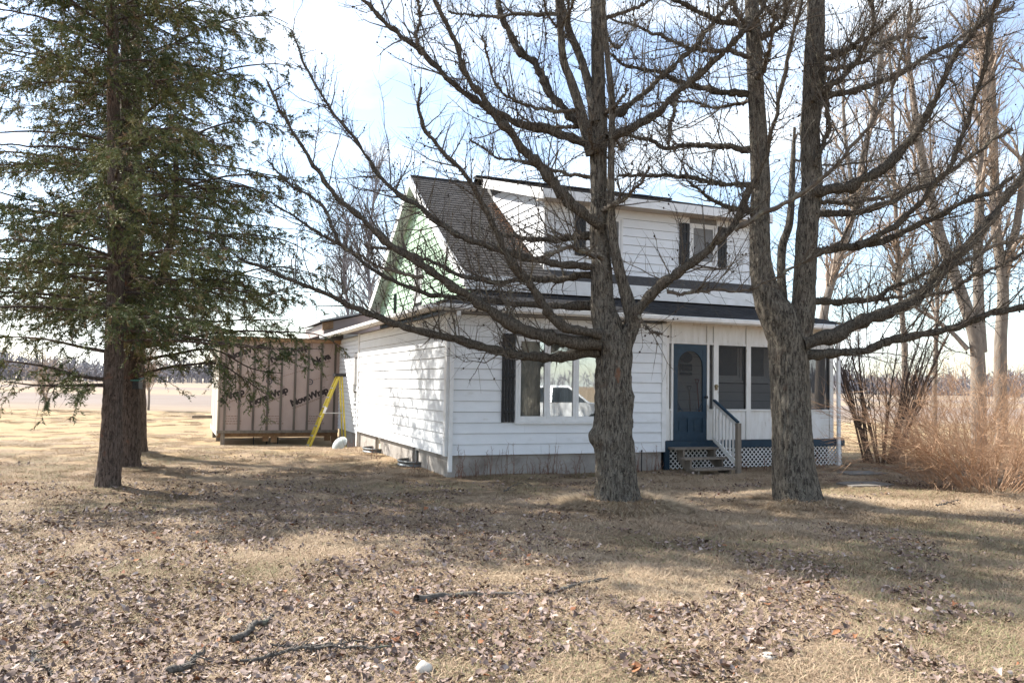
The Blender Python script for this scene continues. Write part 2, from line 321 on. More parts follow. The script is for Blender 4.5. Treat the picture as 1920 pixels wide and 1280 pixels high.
xs = np.unique(np.concatenate([-np.geomspace(16, 3000, 26), np.linspace(-16, 16, 201), np.geomspace(16, 3000, 26)]))
ys = np.unique(np.concatenate([-np.geomspace(3, 3000, 24), np.linspace(2, 30, 211), np.geomspace(30, 3500, 40)]))
gx, gy = np.meshgrid(xs, ys); gz = hgt(gx, gy)
nx, ny = len(xs), len(ys); ii = (np.arange(ny - 1)[:, None] * nx + np.arange(nx - 1)[None, :])
gnd = NB().add(np.stack([gx, gy, gz], -1), np.stack([ii, ii + 1, ii + nx + 1, ii + nx], -1).reshape(-1, 4)).build('ground', ground_material(), smooth=True)
tag(gnd, 'dry tan lawn and stubble fields running to the horizon', kind='structure')

# ------------------------------------------------------------------ house
house = thing('house', 'white clapboard farmhouse with mint green gable, shed dormer and screened porch', 'house', HA, TH)
def F_(s, o, z): return (s, -o, z)           # a front wall: s along the eave, o outwards
def fm(m0): return lambda s, o, z: (s, m0 - o, z)
def lt(t0): return lambda s, o, z: (t0 - o, s, z)
def siding(parent, fn, rows, mat, expo=.2, openings=(), seam=3.66, off=0.0, th=.024):
    """rows(z0,z1) -> (s0_bottom,s1_bottom,s0_top,s1_top)"""
    def board(a0, a1, b0, b1, z0, z1):
        j1, j2 = random.uniform(-.0025, .0025), random.uniform(-.0025, .0025); k_ = random.uniform(-.003, .003)
        MB().hexa([fn(a0, off, z0 + j1), fn(a1, off, z0 + j2), fn(a1, off + th + k_, z0 + j2), fn(a0, off + th, z0 + j1), fn(b0, off, z1), fn(b1, off, z1), fn(b1, off + .004, z1), fn(b0, off + .004, z1)]).build('siding_board', mat, parent)
    z0, z1, prof = rows
    n = round((z1 - z0) / expo); e = (z1 - z0) / n
    for i in range(n):
        za = z0 + i * e; zb = za + e - .008
        p = prof(za, zb)
        if p is None: continue
        a0, a1, b0, b1 = p
        segs = [(a0, a1, b0, b1)]
        for (o0, o1, oz0, oz1) in openings:
            if za < oz1 - .02 and zb > oz0 + .02:
                out = []
                for (c0, c1, d0, d1) in segs:
                    if o1 <= c0 or o0 >= c1: out.append((c0, c1, d0, d1)); continue
                    if o0 > c0: out.append((c0, o0, d0, o0))
                    if o1 < c1: out.append((o1, c1, o1, d1))
                segs = out
        for (c0, c1, d0, d1) in segs:
            if c1 - c0 < .05: continue
            if c1 - c0 > seam * 1.1 and seam:
                k = c0 + seam * (.35 + .5 * random.random()); k = min(k, c1 - .4)
                board(c0, k - .0015, d0, k - .0015, za, zb); board(k + .0015, c1, k + .0015, d1, za, zb)
            else: board(c0, c1, d0, d1, za, zb)
def rect(s0, s1): return lambda a, b: (s0, s1, s0, s1)
ZB, ZE = .40, 3.12; T1_ = 9.42
# foundation
fb = MB().box(.06, 4.80, .06, .26, -.35, ZB + .02)
BW = [(2.05, 2.55), (5.55, 6.1)]
cuts = [0.26, BW[0][0], BW[0][1], BW[1][0], BW[1][1], 8.06]
for a, b_ in ((0, 1), (2, 3), (4, 5)): fb.box(.06, .26, cuts[a], cuts[b_], -.35, ZB - .02)
for a, b_ in BW: fb.box(.06, .26, a, b_, -.35, -.12)
fb.box(.16, .36, 8.06, 11.6, -.45, .32); fb.box(1.0, T1_ - .02, 1.76, 1.9, -.3, .62); fb.box(T1_ - .22, T1_ - .02, 1.9, 9.9, -.3, .6)
fb.build('foundation', concrete, house)
for i, (a, b_) in enumerate(BW):
    wn = MB().box(.12, .16, a, a + .05, -.12, .36).box(.12, .16, b_ - .05, b_, -.12, .36).box(.12, .16, a + .05, b_ - .05, .31, .36).box(.12, .16, a + .05, b_ - .05, -.12, -.07).build('basement_window', trim, house)
    MB().box(.135, .145, a + .05, b_ - .05, -.07, .31).build('pane', [pane, M('cream_board', (.62, .54, .42), (.55, .47, .36), 6, .7)][i], wn)
# front wall
WIN = (1.45, 3.37, 1.09, 2.68)
fw = MB()
fw.box(.0, WIN[0], .0, .10, ZB, ZE).box(WIN[1], 4.83, .0, .10, ZB, ZE).box(WIN[0], WIN[1], 0, .10, ZB, WIN[2]).box(WIN[0], WIN[1], 0, .10, WIN[3], ZE)
wall = fw.build('wall', shadow_sheath, house)
siding(wall, F_, (ZB, ZE - .02, rect(.10, 4.76)), white, .2075, [(WIN[0] - .06, WIN[1] + .06, WIN[2] - .09, WIN[3] + .05)])
MB().box(-.03, .10, -.032, -.0, ZB - .01, ZE).box(-.032, .0, 0, .10, ZB - .01, ZE).build('corner_board', trim, wall)
MB().box(4.76, 4.86, -.035, .1, ZB, ZE).build('corner_board', trim, wall)
# left wall
ML = 8.1
lw = MB().box(.0, .10, .10, ML, ZB, ZE).build('wall', shadow_sheath, house)
siding(lw, lt(0), (ZB, ZE - .02, rect(.10, ML - .10)), white, .2075)
MB().box(-.035, .1, ML - .10, ML + .02, ZB - .42, ZE).build('corner_board', trim, lw)
rw = MB().box(.10, .20, ML + .02, 11.6, .28, ZE).build('wall', shadow_sheath, house)
siding(rw, lt(.10), (.30, ZE - .02, rect(ML + .02, 11.55)), white, .115, [(8.5, 9.15, 1.55, 2.6)])
# hidden walls that close the body
MB().box(8.35, 8.5, 1.75, 9.9, 3.3, 4.0).box(T1_ - .12, T1_ - .02, 1.75, 9.9, .4, 3.25).box(1.0, 8.5, 9.8, 9.9, .5, 4.0).box(.2, 1.2, 11.5, 11.6, .28, 3.3).build('wall', white, house)

def window(fn, s0, s1, z0, z1, sashes=1, parent=house, fw_=.05, sash=.055, back=None, sill=True, depth=.06, name='window'):
    f = MB()
    def bx(a, b, o0, o1, c, d): 
        p = [fn(a, o0, c), fn(b, o0, c), fn(b, o1, c), fn(a, o1, c), fn(a, o0, d), fn(b, o0, d), fn(b, o1, d), fn(a, o1, d)]; return p
    for q in ((s0 - fw_, s0, z0 - fw_, z1 + fw_), (s1, s1 + fw_, z0 - fw_, z1 + fw_), (s0, s1, z1, z1 + fw_), (s0, s1, z0 - fw_, z0)): f.hexa(bx(q[0], q[1], -.06, .032, q[2], q[3]))
    win = f.build(name, trim, parent)
    wd = (s1 - s0) / sashes
    for i in range(sashes):
        a = s0 + i * wd + .008; b = s0 + (i + 1) * wd - .008; g = MB()
        for q in ((a, a + sash, z0, z1), (b - sash, b, z0, z1), (a + sash, b - sash, z1 - sash, z1), (a + sash, b - sash, z0, z0 + sash)): g.hexa(bx(q[0], q[1], -.04, .02, q[2], q[3]))
        g.build('sash', trim, win)
        MB().hexa(bx(a + sash, b - sash, -.012, -.006, z0 + sash, z1 - sash)).build('pane', pane, win)
    for i in range(1, sashes): MB().hexa(bx(s0 + i * wd - .0078, s0 + i * wd + .0078, -.04, .026, z0, z1)).build('mullion', trim, win)
    if sill: MB().hexa(bx(s0 - fw_ - .02, s1 + fw_ + .02, .0, .06, z0 - fw_ - .045, z0 - fw_ - .003)).build('sill', trim, win)
    if back is not None: MB().hexa(bx(s0 - .02, s1 + .02, -.32, -.30, z0 - .05, z1 + .05)).build('curtain_or_dark_sheet', back, win)
    return win
curtain_or_dark_sheet = M('pale_curtain', (.62, .64, .64), (.42, .44, .44), 3, .9, stretch=(5, 1, .3), lo=.42, hi=.58)
window(F_, WIN[0], WIN[1], WIN[2], WIN[3], 3, back=curtain_or_dark_sheet)
MB().box(WIN[0] - .4, WIN[1] + .4, .9, .95, .5, 3.0).box(WIN[0] - .4, WIN[0] - .35, .1, .9, .5, 3).box(WIN[1] + .35, WIN[1] + .4, .1, .9, .5, 3).build('room', greyin, house)
window(lt(.10), 8.55, 9.1, 1.6, 2.55, 1, back=curtain_or_dark_sheet)
def shutter(fn, s0, s1, z0, z1, n):
    sh = None; wd = (s1 - s0) / n
    e = bpy.data.objects.new('shutter', None); COL.objects.link(e); e.parent = house
    for i in range(n):
        a = s0 + i * wd + .008; b = s0 + (i + 1) * wd - .008; d = random.uniform(-.012, .012)
        MB().hexa([fn(a, .022, z0 + d), fn(b, .022, z0 + d), fn(b, .045, z0 + d), fn(a, .045, z0 + d), fn(a, .022, z1 + d), fn(b, .022, z1 + d), fn(b, .045, z1 + d), fn(a, .045, z1 + d)]).build('slat', black, e)
    for zz in (z0 + (z1 - z0) * .12, z0 + (z1 - z0) * .52):
        MB().hexa([fn(s0 + .01, .045, zz - .03), fn(s1 - .01, .045, zz - .03), fn(s1 - .01, .063, zz - .03), fn(s0 + .01, .063, zz - .03), fn(s0 + .01, .045, zz + .03), fn(s1 - .01, .045, zz + .03), fn(s1 - .01, .063, zz + .03), fn(s0 + .01, .063, zz + .03)]).build('batten', black, e)
shutter(F_, 1.10, 1.38, 1.03, 2.76, 4); shutter(F_, 3.44, 3.72, 1.03, 2.76, 4)

# lower hip roof with fascia, gutter and soffit
SL = .29; EZ = 3.26; O = .36
def lz(q): return EZ + SL * q
T1 = 9.42
q1 = 1.95; q2 = 1.36
roof = MB()
fr = [(-O, -O, EZ), (T1 + O, -O, EZ), (T1 + O - q1, -O + q1, lz(q1)), (-O + q2, -O + q2, lz(q2)), (-O + q2, -O + q1, lz(q1))]
roof.add([(-O, -O, EZ), (T1 + O, -O, EZ), (T1 + O - q1, -O + q1, lz(q1)), (-O + q1, -O + q1, lz(q1))], [(0, 1, 2, 3)])
roof.add([(-O, -O, EZ), (-O + q2, -O + q2, lz(q2)), (-O + q2, 12, lz(q2)), (-O, 12, EZ)], [(0, 1, 2, 3)])
roof.add([(T1 + O, -O, EZ), (T1 + O, 2.4, EZ), (T1 + O - q1, 2.4, lz(q1)), (T1 + O - q1, -O + q1, lz(q1))], [(0, 1, 2, 3)])
lroof = roof.build('porch_roof', shingled, house)
def shingle_rows(origin, es, er, nrm, rows, mat, parent, expo=.14, tab=.30, objects=False, name='shingle'):
    """rows(r) -> s0,s1 ; origin, unit vectors along the eave and up the slope"""
    origin = np.array(origin, float); es = np.array(es, float); er = np.array(er, float); nrm = np.array(nrm, float)
    t0 = None
    if objects:
        base = MB(); c = lambda s, r, n: es * s + er * r + nrm * n
        g = .008
        base.hexa([c(g, 0, .004), c(tab - g, 0, .004), c(tab - g, 0, .016), c(g, 0, .016), c(g, expo + .03, .001), c(tab - g, expo + .03, .001), c(tab - g, expo + .03, .004), c(g, expo + .03, .004)])
    mb = MB(); r = 0; i = 0
    while True:
        q = rows(r)
        if q is None: break
        s0, s1 = q; s = s0 - (tab / 2 if i % 2 else 0)
        while s < s1 - .02:
            a = max(s, s0); b = min(s + tab, s1)
            if b - a > .03:
                if objects:
                    jj = random.uniform(-.006, .006)
                    if t0 is None: t0 = base.build(name, mat, parent, tuple(origin + es * a + er * r)); o = t0
                    else: o = link(name, t0.data, None, parent, tuple(origin + es * a + er * (r + jj)))
                    o.scale = ((b - a) / tab, 1, 1)
                else:
                    h = .012 + random.uniform(-.003, .004); g = .006; j = random.uniform(-.006, .006)
                    P = lambda s_, r_, n_: origin + es * s_ + er * r_ + nrm * n_
                    mb.hexa([P(a + g, r + j, .003), P(b - g, r + j, .003), P(b - g, r + j, h), P(a + g, r + j, h), P(a + g, r + expo + .02, .001), P(b - g, r + expo + .02, .001), P(b - g, r + expo + .02, .003), P(a + g, r + expo + .02, .003)])
            s += tab
        r += expo; i += 1
    if not objects: o = mb.build(name + 's', mat, parent); o['kind'] = 'stuff'
k = math.hypot(1, SL); er = (0, 1 / k, SL / k); nn = (0, -SL / k, 1 / k)
shingle_rows((-O, -O, EZ), (1, 0, 0), er, nn, lambda r: None if r / k > q1 - .1 else (r / k, T1 + 2 * O - r / k), shingled, lroof)
er = (1 / k, 0, SL / k); nn = (-SL / k, 0, 1 / k)
shingle_rows((-O, -O, EZ), (0, 1, 0), er, nn, lambda r: None if r / k > q2 - .1 else (r / k, 12 + O), shingled, lroof)
# soffit, fascia, gutter
MB().box(-O, T1 + O, -O, 0, EZ - .045, EZ - .03).box(-O, -.001, 0, 12, EZ - .045, EZ - .03).box(T1 + .06, T1 + O, 0, 2.4, EZ - .045, EZ - .03).build('soffit', soffit, lroof)
MB().box(-O - .02, T1 + O + .02, -O - .02, -O, EZ - .13, EZ - .002).box(-O - .02, -O, -O, 12, EZ - .13, EZ - .002).box(T1 + O, T1 + O + .02, -O, 2.4, EZ - .13, EZ - .002).build('fascia', trim, lroof)
def gutter(a, b, out):
    a = np.array(a); b = np.array(b); o = np.array(out); prof = [(0, 0), (.0, -.09), (.06, -.105), (.10, -.07), (.105, .0), (.10, .0), (.094, -.06), (.056, -.092), (.008, -.08), (.006, 0)]
    vs = [tuple(p + o * x + np.array([0, 0, z])) for p in (a, b) for x, z in prof]; n = len(prof)
    return MB().add(vs, [tuple(range(n)), tuple(range(2 * n - 1, n - 1, -1))] + [(i, i + n, (i + 1) % n + n, (i + 1) % n) for i in range(n)])
gutter((-O - .1, -O - .022, EZ - .015), (T1 + O + .05, -O - .022, EZ - .035), (0, -1, 0)).build('gutter', trim, lroof)
gutter((-O - .022, -O - .02, EZ - .015), (-O - .022, 12, EZ - .015), (-1, 0, 0)).build('gutter', trim, lroof)
def downspout(pts):
    d = MB()
    for a, b in zip(pts[:-1], pts[1:]): d.bar(a, b, .075, .055, (0, 1, 0) if abs(b[2] - a[2]) > .5 else (0, 0, 1))
    d.build('downspout', trim, house)
downspout([(.06, -O - .06, EZ - .10), (.06, -O - .06, EZ - .22), (.06, -.075, EZ - .42), (.06, -.075, .10)])
downspout([(T1 + .12, -O - .04, EZ - .12), (T1 + .12, -O - .04, EZ - .2), (T1 + .10, -.09, EZ - .35), (T1 + .10, -.09, .02)])
MB().tube([(.62, 6.6, lz(.9)), (.62, 6.6, lz(.9) + .62)], .045, 10).build('vent_pipe', M('green_pipe', (.02, .045, .04), rough=.5), house)

# upper storey: bent gable roof, green gable, fascia
G = [(1.15, 4.04), (3.16, 5.34), (5.70, 7.14), (8.24, 5.34), (10.25, 4.04)]
TG, TR = 1.0, 8.6
gw = MB().prism([(1.55, 3.5)] + [(1.55, 4.2), (3.16, 5.24), (5.70, 7.04), (8.24, 5.24), (9.85, 4.2), (9.85, 3.5)], lambda m, z, d: (TG + d, m, z), 0, .1).build('gable_wall', shadow_sheath, house)
def gprof(m):
    for (a, za), (b, zb) in zip(G[:-1], G[1:]):
        if a <= m <= b: return za + (zb - za) * (m - a) / (b - a)
def gz_inv(z):
    z = z + .12
    if z < 4.2: return 1.55, 9.85
    if z < 5.34: m = 1.15 + (z - 4.04) / (5.34 - 4.04) * 2.01
    else: m = 3.16 + (z - 5.34) / 1.8 * 2.54
    return m, 11.4 - m
siding(gw, lt(TG), (3.5, 6.98, lambda a, b: (*gz_inv(a), *gz_inv(b)) if gz_inv(b)[1] - gz_inv(b)[0] > .05 else None), greens, .2, [(5.3, 6.05, 3.86, 4.92)], seam=0)
window(lt(TG), 5.37, 5.98, 3.93, 4.85, 1, back=curtain_or_dark_sheet)
main = MB()
ov = TG - .28
for (a, za), (b, zb) in zip(G[:-1], G[1:]): main.add([(ov, a, za), (TR, a, za), (TR, b, zb), (ov, b, zb)], [(0, 1, 2, 3)])
mroof = main.build('roof', shingle, house)
rk = MB()
for (a, za), (b, zb) in zip(G[:-1], G[1:]):
    rk.hexa([(ov - .03, a, za - .26), (ov, a, za - .26), (ov, b, zb - .26), (ov - .03, b, zb - .26), (ov - .03, a, za + .012), (ov, a, za + .012), (ov, b, zb + .012), (ov - .03, b, zb + .012)])
rk.build('rake_board', trim, mroof)
sf = MB()
for (a, za), (b, zb) in zip(G[:-1], G[1:]):
    sf.hexa([(ov, a, za - .2), (TG, a, za - .2), (TG, b, zb - .2), (ov, b, zb - .2), (ov, a, za - .17), (TG, a, za - .17), (TG, b, zb - .17), (ov, b, zb - .17)])
sf.build('rake_soffit', trim, mroof)
MB().box(ov, TR + .1, 1.10, 1.148, 3.735, 4.045).build('fascia', trim, mroof)
MB().box(ov, TR + .1, 1.15, 1.62, 3.74, 3.76).build('soffit', soffit, mroof)
MB().box(1.1, TR - .1, 1.62, 1.72, 3.3, 4.2).build('wall', white, house)
DL, DR_ = 2.72, 8.38
for (a, za), (b, zb) in ((G[0], G[1]), (G[1], G[2])):
    e = np.array([0, b - a, zb - za]); ln = np.linalg.norm(e); e = e / ln; nr = (0, -e[2], e[1])
    shingle_rows((ov, a, za), (1, 0, 0), e, nr, lambda r, ln=ln, za=za: None if r > ln - .05 else (0, DL - ov if (za > 5 or r > .45) else DL - ov), shingle, mroof, .145, .30, objects=True)
MB().box(ov, TR, 5.66, 5.74, 7.135, 7.165).build('ridge_cap', shingled, mroof)
# orange brown needles caught beside the dormer
nb = NB(); n = 1100; r_ = RNG.random(n) ** .7; mm = 2.0 + r_ * 2.6; ss = DL - .03 - np.abs(RNG.normal(0, .16, n)) * (1.4 - r_ * .6); zz = np.interp(mm, [g[0] for g in G], [g[1] for g in G]) + .02 + RNG.random(n) * .02
a_ = RNG.random(n) * 6.28; ln = .03 + RNG.random(n) * .05; P = np.stack([ss, mm, zz], -1); D = np.stack([np.cos(a_) * ln, np.sin(a_) * ln * .8, np.sin(a_) * ln * .6], -1); Wd = np.stack([-np.sin(a_), np.cos(a_), np.zeros(n)], -1) * .008
nl = nb.add(np.stack([P - Wd, P + Wd, P + D], 1), t=np.arange(n * 3).reshape(-1, 3)).build('needle_litter', M('orange_needles', (.27, .13, .06), (.19, .095, .05), 9, .9), mroof); nl['kind'] = 'stuff'
# dormer
DM, DZ0, DZ1 = 1.62, 4.30, 5.86
dw = MB().box(DL, DR_, DM, DM + .1, DZ0 - .15, DZ1 + .05).build('dormer_wall', shadow_sheath, house)
t_a = on_m(1078, 440, DM)[0]; W1 = (3.80, 4.66, 4.76, 5.62); W2 = (6.60, 7.28, 4.76, 5.66)
siding(dw, fm(DM), (DZ0 - .05, DZ1, rect(DL + .06, DR_ - .06)), white, .2, [(W1[0] - .05, W1[1] + .05, W1[2] - .06, W1[3] + .05), (W2[0] - .05, W2[1] + .05, W2[2] - .06, W2[3] + .05)])
MB().box(DL - .02, DL + .07, DM - .03, DM, DZ0 - .1, DZ1).build('corner_board', trim, dw); MB().box(DR_ - .07, DR_ + .02, DM - .03, DM, DZ0 - .1, DZ1).build('corner_board', trim, dw)
for W in (W1, W2): window(fm(DM), *W, 1, back=curtain_or_dark_sheet, sash=.05)
shutter(fm(DM), 3.46, 3.74, 4.70, 5.68, 3); shutter(fm(DM), 6.25, 6.53, 4.70, 5.70, 3); shutter(fm(DM), 7.36, 7.62, 4.70, 5.70, 3)
DE = (1.20, 6.04); DRG = (5.70, 7.30); dsl = (DRG[1] - DE[1]) / (DRG[0] - DE[0])
def dzr(m): return DE[1] + dsl * (m - DE[0])
DL0, DR0 = DL - .22, DR_ + .28
dr = MB().hexa([(DL0, DE[0], DE[1] - .02), (DR0, DE[0], DE[1] - .02), (DR0, DRG[0], DRG[1] - .02), (DL0, DRG[0], DRG[1] - .02), (DL0, DE[0], DE[1]), (DR0, DE[0], DE[1]), (DR0, DRG[0], DRG[1]), (DL0, DRG[0], DRG[1])])
dr.add([(DR0, DE[0] + .05, DE[1]), (DR0 + .75, DE[0] + .9, dzr(DE[0] + .9) - .05), (DR0 + .75, 4.4, dzr(4.4) - .05), (DR0, 4.6, dzr(4.6))], [(0, 1, 2, 3)])
droof = dr.build('dormer_roof', shingle, house)
k = math.hypot(1, dsl)
shingle_rows((DL0, DE[0], DE[1]), (1, 0, 0), (0, 1 / k, dsl / k), (0, -dsl / k, 1 / k), lambda r: None if r > k * 4.4 else (0, DR0 - DL0), shingle, droof)
MB().box(DL0, DR0, DRG[0] - .12, DRG[0] + .15, DRG[1] + .004, DRG[1] + .05).build('ridge_cap', shingled, droof)
MB().add([(DL0, DRG[0], DRG[1] - .02), (DR0, DRG[0], DRG[1] - .02), (DR0, 8.24, 5.34), (DL0, 8.24, 5.34)], [(0, 1, 2, 3)]).build('back_slope', shingled, droof)
MB().box(DL0, DR0, DE[0] - .025, DE[0], DE[1] - .19, DE[1] + .004).build('fascia', trim, droof)
MB().box(DL0, DR0, DE[0], DM, DE[1] - .19, DE[1] - .17).build('soffit', soffit, droof)
for x0, x1 in ((DL0 - .025, DL0), (DR0, DR0 + .025)):
    MB().hexa([(x0, DE[0] - .02, DE[1] - .23), (x1, DE[0] - .02, DE[1] - .23), (x1, 5.0, dzr(5.0) - .23), (x0, 5.0, dzr(5.0) - .23), (x0, DE[0] - .02, DE[1] + .004), (x1, DE[0] - .02, DE[1] + .004), (x1, 5.0, dzr(5.0) + .004), (x0, 5.0, dzr(5.0) + .004)]).build('rake_board', trim, droof)
MB().hexa([(DL0, DM, dzr(DM) - .2), (DL, DM, dzr(DM) - .2), (DL, 5.2, dzr(5.2) - .2), (DL0, 5.2, dzr(5.2) - .2), (DL0, DM, dzr(DM) - .18), (DL, DM, dzr(DM) - .18), (DL, 5.2, dzr(5.2) - .18), (DL0, 5.2, dzr(5.2) - .18)]).build('soffit', trim, droof)
for tt, side in ((DL, 1), (DR_, -1)):
    cp = [(DM, gprof(DM) - .1), (3.16, 5.24), (5.3, gprof(5.3) - .1), (5.3, dzr(5.3) - .2), (DM, dzr(DM) - .2)]
    ck = MB().prism(cp, lambda m, z, d: (tt + d * side, m, z), 0, .1).build('dormer_cheek', shadow_sheath, house)
    if side == 1:
        def cprof(a, b):
            def f(z):
                lo_ = DM + .01
                hi_ = 1.15 + (z - 4.04) / 1.30 * 2.01 if z < 5.34 else 3.16 + (z - 5.34) / 1.8 * 2.54
                top = dzr(0); mlo = max(lo_, DE[0] + (z + .2 - DE[1]) / dsl)
                return mlo, hi_ + .02
            p, q = f(a), f(b)
            return (p[0], q[1] if False else p[1], q[0], q[1]) if q[1] - q[0] > .05 and p[1] - p[0] > .05 else None
        siding(ck, lt(DL), (4.45, 6.65, cprof), white, .2, seam=0)

# screened porch
PZ = .64; ID = 1.60
pf = MB().box(4.86, T1, .02, ID, PZ - .06, PZ).build('porch_floor', greywood, house)
MB().box(4.84, T1 + .32, -.05, -.005, PZ - .17, PZ - .01).box(T1 + .27, T1 + .32, -.005, 1.6, PZ - .17, PZ - .01).build('skirt_board', bluep, pf)
MB().box(4.86, T1 + .27, -.005, .02, PZ - .03, PZ - .012).build('skirt_ledge', bluep, pf)
MB().box(4.84, 4.95, -.045, .02, .02, PZ - .171).build('corner_post', bluep, pf)
def lattice(fn, s0, s1, z0, z1, nm):
    lb = MB(); st = .062; wv = .026
    for sgn, o0, o1 in ((1, .004, .010), (-1, .011, .017)):
        c = s0 - (z1 - z0) if sgn > 0 else s0
        while c < (s1 if sgn > 0 else s1 + (z1 - z0)):
            # line s = c + sgn*(z-z0)
            zs = sorted([z0, z1] + [z for z in ((s0 - c) * sgn + z0, (s1 - c) * sgn + z0) if z0 < z < z1])
            for za, zb in zip(zs[:-1], zs[1:]):
                sm = c + sgn * ((za + zb) / 2 - z0)
                if s0 <= sm <= s1:
                    a = c + sgn * (za - z0); b = c + sgn * (zb - z0); h = wv * .55
                    lb.hexa([fn(a - h, o0, za), fn(a + h, o0, za), fn(a + h, o1, za), fn(a - h, o1, za), fn(b - h, o0, zb), fn(b + h, o0, zb), fn(b + h, o1, zb), fn(b - h, o1, zb)])
            c += st * 1.75
    o = lb.build('lattice', trim, pf, fix=False); o['kind'] = 'stuff'
lattice(F_, 4.95, T1 + .26, .03, PZ - .17, 'a'); lattice(lambda s, o, z: (T1 + .27 + o, s, z), .0, 1.6, .03, PZ - .17, 'b')
MB().box(4.95, T1 + .2, .35, .37, .0, PZ - .07).build('crawl_space_shade', dark, pf)  # dark sheet painting the shade seen through the lattice holes
# posts, transom panels and rail panels
ZS0, ZS1 = 1.30, 2.66
def post(a, b, z0=PZ, z1=ZE + .08, o=.0): MB().box(a, b, -.035 - o, .06, z0, z1).build('post', peel, pf)
for a, b in ((4.86, 4.93), (4.985, 5.035), (5.895, 5.955), (6.07, 6.195), (6.94, 7.06), (7.80, 7.90), (8.60, 8.68), (T1 - .10, T1)): post(a, b)
for a, b in ((4.935, 4.983), (5.037, 5.893), (5.957, 6.068), (6.197, 6.938), (7.062, 7.798), (7.902, 8.598), (8.682, T1 - .102)):
    MB().box(a, b, -.005, .03, 2.745, ZE + .08).build('transom_panel', peel, pf)
    MB().box(a, b, -.03, .04, 2.70, 2.742).build('header_rail', peel, pf)
    MB().box(a, b, -.028, .03, ZE - .02, ZE + .08).build('header_rail', peel, pf)
    if a != 5.037:
        MB().box(a, b, -.005, .03, PZ, ZS0 - .032).build('rail_panel', peel, pf)
        MB().box(a, b, -.04, .05, ZS0 - .03, ZS0 + .005).build('rail', peel, pf)
        MB().box(a + .004, b - .004, .012, .014, ZS0 + .006, 2.699).build('screen', screen, pf)
        g = MB(); 
        if b - a > .3: g.box(b - .03, b - .002, -.01, .01, ZS0 + .006, 2.69).box(a + .004, b - .032, -.01, .01, 2.66, 2.695).build('screen_frame', black, pf)
for m0, m1 in ((.06, .14), (.82, .90), (1.52, 1.6)): MB().box(T1 - .06, T1, m0, m1, PZ, ZE + .08).build('post', peel, pf)
for m0, m1 in ((.142, .818), (.902, 1.518)):
    MB().box(T1 - .04, T1 - .01, m0, m1, PZ, ZS0).build('rail_panel', peel, pf); MB().box(T1 - .04, T1 - .01, m0, m1, 2.66, ZE + .08).build('transom_panel', peel, pf)
    MB().box(T1 - .026, T1 - .024, m0, m1, ZS0 + .001, 2.659).build('screen', screen, pf)
MB().box(4.87, T1 - .01, .06, ID, ZE + .02, ZE + .05).build('porch_ceiling', soffit, pf)
inw = MB().box(4.86, T1 - .01, ID + .02, ID + .12, PZ, ZE + .1).build('wall', shadow_sheath, house)
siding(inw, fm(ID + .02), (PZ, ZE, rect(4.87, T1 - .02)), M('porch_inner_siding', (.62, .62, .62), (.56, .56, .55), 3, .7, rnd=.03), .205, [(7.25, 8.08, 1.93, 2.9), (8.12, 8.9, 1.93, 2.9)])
MB().box(4.77, 4.87, .11, ID + .02, PZ, ZE).build('wall', white, house)
window(fm(ID + .02), 7.32, 8.01, 2.02, 2.82, 1, back=dark, fw_=.07); window(fm(ID + .02), 8.20, 8.82, 2.02, 2.82, 1, back=dark, fw_=.07)  # dark sheets behind these panes paint the unlit room, no curtains here
# blue screen door
dr_ = bpy.data.objects.new('screen_door', None); COL.objects.link(dr_); dr_.parent = house
D0, D1, DZA, DZB = 5.045, 5.885, PZ + .01, 2.69
g = MB().box(D0, D0 + .10, -.03, .01, DZA, DZB).box(D1 - .10, D1, -.03, .01, DZA, DZB).box(D0 + .10, D1 - .10, -.03, .01, DZB - .12, DZB).box(D0 + .10, D1 - .10, -.03, .01, DZA, DZA + .16).box(D0 + .10, D1 - .10, -.03, .01, DZA + .46, DZA + .60).box((D0 + D1) / 2 - .06, (D0 + D1) / 2 + .06, -.03, .01, DZA + .16, DZA + .46)
g.build('door_frame', bluep, dr_)
for s0, s1 in ((D0 + .10, (D0 + D1) / 2 - .06), ((D0 + D1) / 2 + .06, D1 - .10)):
    MB().box(s0, s1, -.012, .0, DZA + .16, DZA + .46).build('door_panel', bluep, dr_)
    MB().box(s0 + .05, s1 - .05, -.022, -.013, DZA + .21, DZA + .41).build('raised_field', bluep, dr_)
MB().box(D0 + .10, D1 - .10, -.008, -.006, DZA + .60, DZB - .12).build('screen', screen, dr_)
arc = [(D0 + .10, DZB - .12), (D0 + .10, DZB - .42)]
cx = (D0 + D1) / 2; hw = (D1 - D0) / 2 - .10
for side in (-1, 1):   # rounded spandrels at the head and scrolled brackets
    poly = [(cx + side * hw, DZB - .12), (cx + side * hw, DZB - .46)] + [(cx + side * hw * (math.sin(a) * .98), DZB - .46 + .32 * math.cos(a)) for a in np.linspace(math.pi / 2, 0, 9)] + [(cx, DZB - .12)]
    MB().prism(poly, lambda s, z, d: (s, d, z), -.026, .006).build('spandrel', bluep, dr_)
    for zc, sg in ((DZA + .60, 1), ):
        pts = [(cx + side * (hw - .02 - .13 * t), -.018, zc + sg * (.02 + .16 * (1 - t) ** 2)) for t in np.linspace(0, 1, 8)]
        MB().tube(pts, .009, 5).tube([(cx + side * (hw - .05 + .03 * math.cos(a)), -.018, zc + .06 + .03 * math.sin(a)) for a in np.linspace(0, 5.2, 10)], .007, 5).build('scroll_bracket', bluep, dr_)
MB().tube([(D1 - .05, -.03, 1.56), (D1 - .05, -.09, 1.56)], .012, 8).tube([(D1 - .05, -.085, 1.56), (D1 - .05, -.115, 1.56)], .032, 12).build('handle', black, dr_)
MB().box(D0 - .01, D1 + .01, -.06, .02, PZ - .012, PZ + .008).build('door_sill', bluep, dr_)
